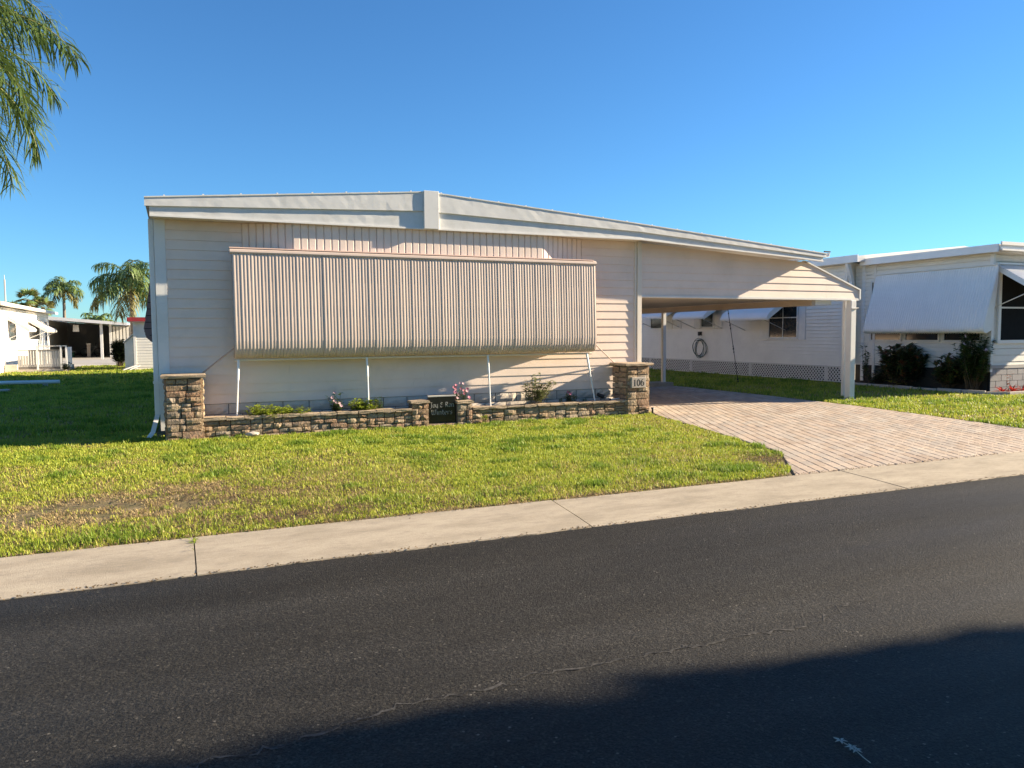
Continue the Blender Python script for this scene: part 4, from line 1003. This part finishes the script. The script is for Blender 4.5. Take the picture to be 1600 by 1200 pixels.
# porch deck beside it
dk = thing('porch_deck', (-5.6,38.5,0), 'low grey slatted porch deck with railing in front of the sunlit white home', 'porch')
M_deck = mat('grey_deck_board', (.20,.185,.17), .8, .2, 4)
MB().box(-6.66,-4.5,38.2,41.5,.0,.22).build('platform', M_deck, dk); MB().box(-6.66,-4.45,37.95,38.19,.0,.12).build('step', M_block, dk)
MB().box(-6.66,-6.22,38.0,38.19,.12,.34).build('step', M_block, dk)
for i in range(17):
    x = -6.22+i*.098
    MB().box(x,x+.085,38.2,38.22,.2,.72 if i < 4 else .92).build('fence_board', M_greywall, dk)
MB().box(-6.22,-4.42,38.18,38.2,.92,.96).build('rail', M_deck, dk); MB().box(-5.5,-4.42,38.17,38.21,1.09,1.13).build('rail', M_trim, dk)
for x in (-5.5,-4.62,-4.42): MB().box(x-.03,x+.03,38.15,38.23,.0,1.13).build('post', M_white, dk)
for i in range(10): MB().box(-4.45,-4.43,38.25+i*.2,38.43+i*.2,.15,1.05).build('fence_board', M_wawn, dk)
bushplant('dark_shrub', (-4.45,37.9,0), 'small dark shrub at the foot of the left porch deck', 'bush', .45, .32, 14, 14, .14, .08, M_hedge, seed=51)
# far carport home
fh = thing('far_carport_home', (-6,62,0), 'distant home with a white-edged carport roof and shaded interior', 'house')
r_ = MB(); r_.prism_y([(-8.4,2.75),(-3.0,2.28),(-3.0,2.40),(-8.4,2.88)], 57, 76); r_.build('roof', M_roof, fh)
MB().prism_y([(-8.4,2.68),(-3.0,2.22),(-3.0,2.41),(-8.4,2.89)], 56.9, 56.99).build('fascia', M_white, fh)
MB().box(-8.6,-8.4,57.5,76,0,2.7).build('wall', M_vinylw, fh); MB().prism_y([(-8.4,0),(-4.2,0),(-4.2,2.36),(-8.4,2.72)], 74, 74.2).build('wall', M_greywall, fh)
MB().box(-14,-8.6,57.5,76,0,2.9).build('wall', M_vinylw, fh)
for (x,y) in ((-4.62,58.0),(-4.25,60.5)): MB().box(x-.08,x+.08,y-.08,y+.08,0,2.42).build('post', M_white, fh)
MB().box(-4.2,-2.9,62,74,0,2.25).build('storage_room', M_greywall, fh)
for i in range(6): MB().box(-4.2+i*.22,-4.05+i*.22,61.9,61.99,.75,2.2).build('wall_panel', M_vinylw, fh)
MB().box(-4.25,-2.85,61.86,61.98,.0,.74).build('wall_panel', mat('dull_blue_panel', (.05,.08,.13), .6), fh)
g = MB(); g.add([(-8.4,45.2,.006),(-2.75,44.0,.006),(-2.9,56,.006),(-3.2,75,.006),(-8.4,75,.006)], [(0,1,2,3,4)])
struct(g.build('far_driveway', mat('pale_drive_concrete', (.34,.33,.32), .9, .1, 1)))
t = thing('storage_bin', (-7.4,66,0), 'green storage bin on the far carport floor', 'bin')
MB().box(-7.7,-7.1,65.8,66.3,0,.36).build('body', mat('green_plastic', (.03,.14,.07), .5), t, bevel=.02); MB().box(-7.73,-7.07,65.77,66.33,.36,.41).build('lid', M_white, t)
t = thing('hanging_lantern', (-6.3,60,1.8), 'white cylindrical lantern hanging under the far carport roof', 'lantern')
MB().tube([(-6.3,60,1.85),(-6.3,60,2.0),(-6.3,60,2.3)], .2, 10, .17).build('shade', M_white, t, True); MB().tube([(-6.3,60,2.3),(-6.3,60,2.6)], .012, 4).build('cord', M_black, t)
t = thing('bicycle', (-6.0,66,0), 'dark bicycle parked inside the far carport', 'bicycle')
for x in (-6.4,-5.5):
    w_ = MB().tube([(x+.30*math.cos(a),66,.33+.30*math.sin(a)) for a in [6.2832*i/20 for i in range(21)]], .025, 5, cap=False).build('wheel', M_black, t)
MB().tube([(-6.4,66,.33),(-6.15,66,.75),(-5.65,66,.75),(-5.5,66,.33)], .025, 5).build('frame', M_greywall, t); MB().tube([(-6.15,66,.75),(-5.95,66,.33),(-5.65,66,.75)], .025, 5).build('frame', M_greywall, t)
MB().tube([(-5.65,66,.75),(-5.68,66,1.0),(-5.6,65.75,1.0)], .02, 5).build('handlebar', M_black, t); MB().box(-6.28,-6.05,65.95,66.05,.85,.91).build('saddle', M_black, t)
t = thing('wooden_post', (-5.85,63,0), 'tan wooden post standing in the far carport', 'post')
MB().box(-5.97,-5.75,62.9,63.1,0,.95).build('shaft', M_beam, t); MB().box(-6.0,-5.72,62.88,63.12,.95,1.0).build('cap', M_trim, t)
# shed, hedge, boards
sh = thing('garden_shed', (-1,39,0), 'pale grey sided shed with a red roof edge behind the home', 'shed')
lapwall_y('front_wall', 38, -1.68, .6, .0, 2.12, .125, M_vinylw, sh, .012); MB().box(-1.78,-1.68,37.97,38.06,0,2.12).build('corner_trim', M_white, sh)
MB().box(-1.76,.6,38.09,41,0,2.12).build('side_wall', M_vinylw, sh)
MB().box(-2.0,.9,37.7,41.3,2.16,2.34).build('roof', M_redroof, sh); MB().box(-1.9,.8,37.75,38.0,2.121,2.158).build('soffit', M_trim, sh)
ln = MB(); ln.prism_y([(-2.15,0),(-1.80,0),(-1.80,1.55),(-2.15,1.22)], 38.15, 40); ln.build('lean_to', M_vinylw, sh)
MB().hexa([(-2.20,38.05,1.20),(-1.79,38.05,1.58),(-1.79,40.1,1.58),(-2.20,40.1,1.20)],[(-2.20,38.05,1.24),(-1.79,38.05,1.62),(-1.79,40.1,1.62),(-2.20,40.1,1.24)]).build('lean_to_roof', M_roof, sh)
bushplant('hedge_shrub', (-2.62,42.5,0), 'tall dark green shrub left of the grey shed', 'bush', 1.5, .5, 80, 44, .17, .12, M_hedge, seed=61)
for i,(a,b,lab) in enumerate((((-2.2,37.3),(-1.7,37.75),'white board leaning low at the shed foot, left of two'),((-1.95,37.25),(-1.55,37.7),'white board at the shed foot, right of two'))):
    A = Vector((*a,.03)); B = Vector((*b,.2)); s = Vector((.03,-.08,0))
    tag(MB().hexa([A-s,A+s,B+s,B-s],[p+Vector((0,0,.04)) for p in (A-s,A+s,B+s,B-s)]).build('loose_board', M_greywall), lab, 'board')
tag(MB().tube([(-6.6,27.1,.16),(-3.3,26.75,.15)], .055, 8).build('white_pipe', M_pipe), 'long white pipe resting across the shaded side lawn at left', 'pipe')
tag(MB().box(-4.9,-4.2,24.2,24.55,.05,.10).build('paving_stone', M_plaque, bevel=.01), 'flat grey stone half hidden in the shaded side lawn', 'stone')
for x,l in ((-5.8,'left'),(-3.7,'right')):
    tag(MB().box(x-.06,x+.06,26.8,27.05,-.01,.10).build('support_block', M_greywall), 'small grey block under the %s end of the white pipe' % l, 'block')

# ------------------------------------------------------------------ unseen tall hedge, added behind the camera to throw shade on the near road
hg = thing('shade_hedge', (15,-2,0), 'unseen tall dense hedge added behind the viewer to shade the near road', 'hedge')
rd = random.Random(91); lf = MB(); sm = MB()
def hfront(x): return .68-.125*(x-15)
for k in range(26):
    x = 5.2+k*.85; y = hfront(x)-1.6
    sm.tube([(x,y,-.1),(x+rd.uniform(-.2,.2),y+rd.uniform(-.2,.2),3.0),(x+rd.uniform(-.4,.4),y+rd.uniform(-.3,.3),6.4)], .09, 6, .03)
for k in range(21000):
    x = rd.uniform(5,27); d = rd.random()**1.6*3; z = rd.uniform(.1,7.0+.25*math.sin(x*2.1)+.18*math.sin(x*5.3+1)); y = hfront(x)-d-.07*abs(math.sin(x*3.1))-.10*rd.random()
    if z > 6.4: y -= (z-6.4)*.3
    aa = rd.uniform(0,6.283); lf.leaf((x,y-.12,z), (math.cos(aa),math.sin(aa),rd.uniform(-.6,.4)), (0,0,1), rd.uniform(.2,.34), .2, .2, .2)
lf.build('foliage', M_leaf, hg); sm.build('stem', M_bark, hg)

# ------------------------------------------------------------------ grass
def blades(name, xs, ys, hmin, hmax, wd, label, green=1.0, flat=.25):
    n = len(xs); az = rng.random(n)*6.283; lean = rng.random(n)**1.2*.9+.15
    big = vnoise(xs,ys,.55,1)*.6+vnoise(xs,ys,1.7,2)*.4; mid = vnoise(xs,ys,4.0,3); fin = vnoise(xs,ys,9,4)
    dry = np.clip((big-.50)*3.2+(mid-.5)*1.6, 0, 1)
    # a worn, thatchy patch at the street end of the front lawn, left
    worn = np.exp(-(((xs+.5)/1.35)**2+((ys-7.45)/.8)**2))*1.7+np.exp(-(((xs-.9)/.9)**2+((ys-6.5)/.25)**2))*.9+np.exp(-(((xs-6.25)/.35)**2+((ys-7.0)/.4)**2))*1.2+np.exp(-((ys-6.08)/.09)**2)*.8
    dry = np.clip(dry*.6+worn*(.55+.9*(fin-.3)), 0, 1)
    lush = np.clip((vnoise(xs,ys,2.6,7)*.6+vnoise(xs,ys,6,8)*.4-.54)*6, 0, 1)*(1-dry)
    isdry = rng.random(n) < dry*.85+.12
    h = (hmin+(hmax-hmin)*rng.random(n))*(.75+.5*fin)*(1+.7*lush)*np.where(isdry,.75,1)
    lean = np.where(isdry, lean+.45, lean)
    wdt = wd*(.7+.6*rng.random(n))
    dx, dy = np.cos(az), np.sin(az); sx, sy = -dy*wdt/2, dx*wdt/2
    hx = h*np.sin(np.clip(lean,0,1.45)); hz = h*np.cos(np.clip(lean,0,1.45))
    V = np.zeros((n,5,3)); z0_ = -.004
    V[:,0] = np.stack([xs-sx,ys-sy,np.full(n,z0_)],1); V[:,1] = np.stack([xs+sx,ys+sy,np.full(n,z0_)],1)
    mx, my_ = xs+dx*hx*.4, ys+dy*hx*.4
    V[:,2] = np.stack([mx+sx*.9,my_+sy*.9,hz*.62],1); V[:,3] = np.stack([mx-sx*.9,my_-sy*.9,hz*.62],1)
    V[:,4] = np.stack([xs+dx*hx,ys+dy*hx,hz],1)
    k = np.arange(n)[:,None]*5
    F4 = k+np.array([[0,1,2,3]]); F3 = k+np.array([[3,2,4]])
    g1 = np.array([.49,.51,.065]); g2 = np.array([.18,.31,.03]); st_ = np.array([.54,.42,.21]); br_ = np.array([.26,.19,.10])
    u = rng.random((n,1)); c = g1*(1-u)+g2*u
    yel = rng.random((n,1))*np.clip(.35+dry[:,None],0,1); c = c*(1-yel*.6)+np.array([.50,.42,.10])*yel*.6
    c = c*(1-.7*lush[:,None])+np.array([.10,.21,.02])*.7*lush[:,None]
    u2 = rng.random((n,1)); sc = st_*(1-u2*.6)+br_*u2*.6
    c = np.where(isdry[:,None], sc, c)*(.8+.4*rng.random((n,1)))
    if green != 1: c = c*np.array([.8,1,.9])
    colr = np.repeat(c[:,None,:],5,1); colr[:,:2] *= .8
    o = big_mesh(name, V.reshape(-1,3), F4, F3, colr.reshape(-1,3), M_grass)
    return tag(o, label, 'grass', kind='stuff')
def scatter(x0,x1,y0,y1,dens,keep):
    n = int((x1-x0)*(y1-y0)*dens); xs = x0+(x1-x0)*rng.random(n); ys = y0+(y1-y0)*rng.random(n)
    k = keep(xs,ys); return xs[k], ys[k]
XL = lambda y: np.interp(y, LY, LX); XR = lambda y: np.interp(y, RY, RX)
frontk = lambda x,y: (x > -.215*y+.0) & (x < XL(y)-.03+.04*np.sin(y*9)) & (y > 6.05+.075*vnoise(x,y*0,3.1,21)+.05*vnoise(x,y*0,11,22)) & ~((y > 11.86) & (x > -.2) & (x < 7.86)) & ~((y > 12.38) & (x > -.36)) & (y < 13.2)
def thin(xs, ys):                                       # bare dirt in the worn spots
    worn = np.exp(-(((xs+.5)/1.2)**2+((ys-7.45)/.6)**2))*1.3+np.exp(-(((xs-6.3)/.35)**2+((ys-7.0)/.4)**2))*.85+np.exp(-(((xs-1.0)/.8)**2+((ys-6.45)/.2)**2))*.7
    k = rng.random(len(xs)) > worn*np.clip((vnoise(xs,ys,5,3)-.25)*2.2,0,1); return xs[k], ys[k]
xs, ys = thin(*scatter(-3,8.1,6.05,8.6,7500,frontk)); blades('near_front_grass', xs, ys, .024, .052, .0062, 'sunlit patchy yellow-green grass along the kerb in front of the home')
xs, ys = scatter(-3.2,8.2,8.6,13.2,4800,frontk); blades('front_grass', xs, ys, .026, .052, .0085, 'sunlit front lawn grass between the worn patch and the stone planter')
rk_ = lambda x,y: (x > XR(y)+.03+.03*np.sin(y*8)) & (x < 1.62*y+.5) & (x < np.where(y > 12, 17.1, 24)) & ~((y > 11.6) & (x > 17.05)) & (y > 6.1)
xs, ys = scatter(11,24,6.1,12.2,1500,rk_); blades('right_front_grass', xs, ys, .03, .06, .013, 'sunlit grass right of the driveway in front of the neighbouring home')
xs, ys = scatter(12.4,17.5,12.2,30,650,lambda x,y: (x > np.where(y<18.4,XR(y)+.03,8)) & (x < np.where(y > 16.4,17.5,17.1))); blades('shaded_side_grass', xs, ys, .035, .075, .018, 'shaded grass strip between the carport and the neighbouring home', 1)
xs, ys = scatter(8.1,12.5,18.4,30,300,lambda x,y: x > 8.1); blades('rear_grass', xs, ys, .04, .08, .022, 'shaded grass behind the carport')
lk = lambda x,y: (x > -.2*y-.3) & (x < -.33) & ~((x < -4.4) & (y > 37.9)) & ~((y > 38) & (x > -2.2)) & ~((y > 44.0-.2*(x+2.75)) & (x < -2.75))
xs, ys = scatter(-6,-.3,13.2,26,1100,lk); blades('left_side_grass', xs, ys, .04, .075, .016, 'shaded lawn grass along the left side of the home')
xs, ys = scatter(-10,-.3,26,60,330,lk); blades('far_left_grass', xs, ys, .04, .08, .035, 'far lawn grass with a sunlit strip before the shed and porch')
# straw and leaf litter along the kerb edges and in the worn patches
n = 3200; xs = np.concatenate([rng.uniform(-2,9,1400), rng.normal(.2,1.0,900), rng.normal(1.0,.8,500), rng.normal(6.3,.25,400)]); ys = np.concatenate([rng.choice([5.165,6.085],1400,p=[.45,.55])+rng.normal(0,.018,1400), rng.normal(7.55,.5,900), rng.normal(6.45,.15,500), rng.normal(6.95,.3,400)])
keep = ((ys > 6.1) & (xs < XL(ys)-.02)) | (ys < 6.13); xs, ys = xs[keep], ys[keep]; n = len(xs)
az = rng.random(n)*3.14; l = np.where(ys < 6.13, .006, .03)*(.5+rng.random(n)); wv = np.where(ys < 6.13, .004, .004)*(.6+rng.random(n)); zz = np.where(ys < 5.4, -.006, .016)+rng.random(n)*np.where(ys < 6.13,.006,.02)
dx, dy = np.cos(az)*l, np.sin(az)*l; ex, ey = -np.sin(az)*wv, np.cos(az)*wv
V = np.stack([np.stack([xs-dx-ex,ys-dy-ey,zz],1),np.stack([xs+dx-ex,ys+dy-ey,zz+rng.random(n)*.008],1),np.stack([xs+dx+ex,ys+dy+ey,zz+.004],1),np.stack([xs-dx+ex,ys-dy+ey,zz],1)],1)
c = np.array([.20,.14,.075])*(.4+.9*rng.random((n,1)))
tag(big_mesh('leaf_litter', V.reshape(-1,3), np.arange(n)[:,None]*4+np.array([[0,1,2,3]]), np.zeros((0,3),int), np.repeat(c[:,None,:],4,1).reshape(-1,3), M_grass), 'dry straw and leaf litter along the kerb edges and bare lawn patches', 'litter', kind='stuff')
# weed growing in the kerb joint
wd_ = thing('weed', (.07,5.95,0), 'small weed growing in the kerb joint at left', 'weed'); lf = MB(); rd = random.Random(2)
for k in range(46):
    a = rd.uniform(0,6.283); yy = 6.03-abs(rd.gauss(0,.10)); lf.leaf((.068+rd.gauss(0,.008),yy,.0), (math.cos(a),math.sin(a),rd.uniform(.2,1)), (0,0,1), rd.uniform(.03,.07), .012, .2, .2)
lf.build('blades', M_lime, wd_); MB().box(.062,.068,5.2,6.05,-.02,-.002).build('joint_dirt', M_soil, wd_)
# dry twig with curled leaves on the asphalt
tz = -.017
tw = thing('dry_twig', (2.19,1.98,tz), 'dry grey twig with two curled leaf whorls lying on the shaded asphalt', 'twig')
A = [(2.205,2.075,tz),(2.20,2.045,tz+.006),(2.20,2.0,tz+.008),(2.195,1.96,tz+.008),(2.19,1.925,tz+.004),(2.19,1.895,tz)]
MB().tube(A, .0016, 5).build('stem', M_twig, tw)
lf = MB()
for (cy,) in ((2.035,),(1.985,),(1.965,)):
    for k in range(5):
        a = 1.0+k*1.25+cy*9; lf.leaf((2.198,cy,tz+.007), (math.cos(a),math.sin(a)*.8,.35), (0,0,1), .026, .010, .5, .3)
lf.build('curled_leaf', M_twig, tw)
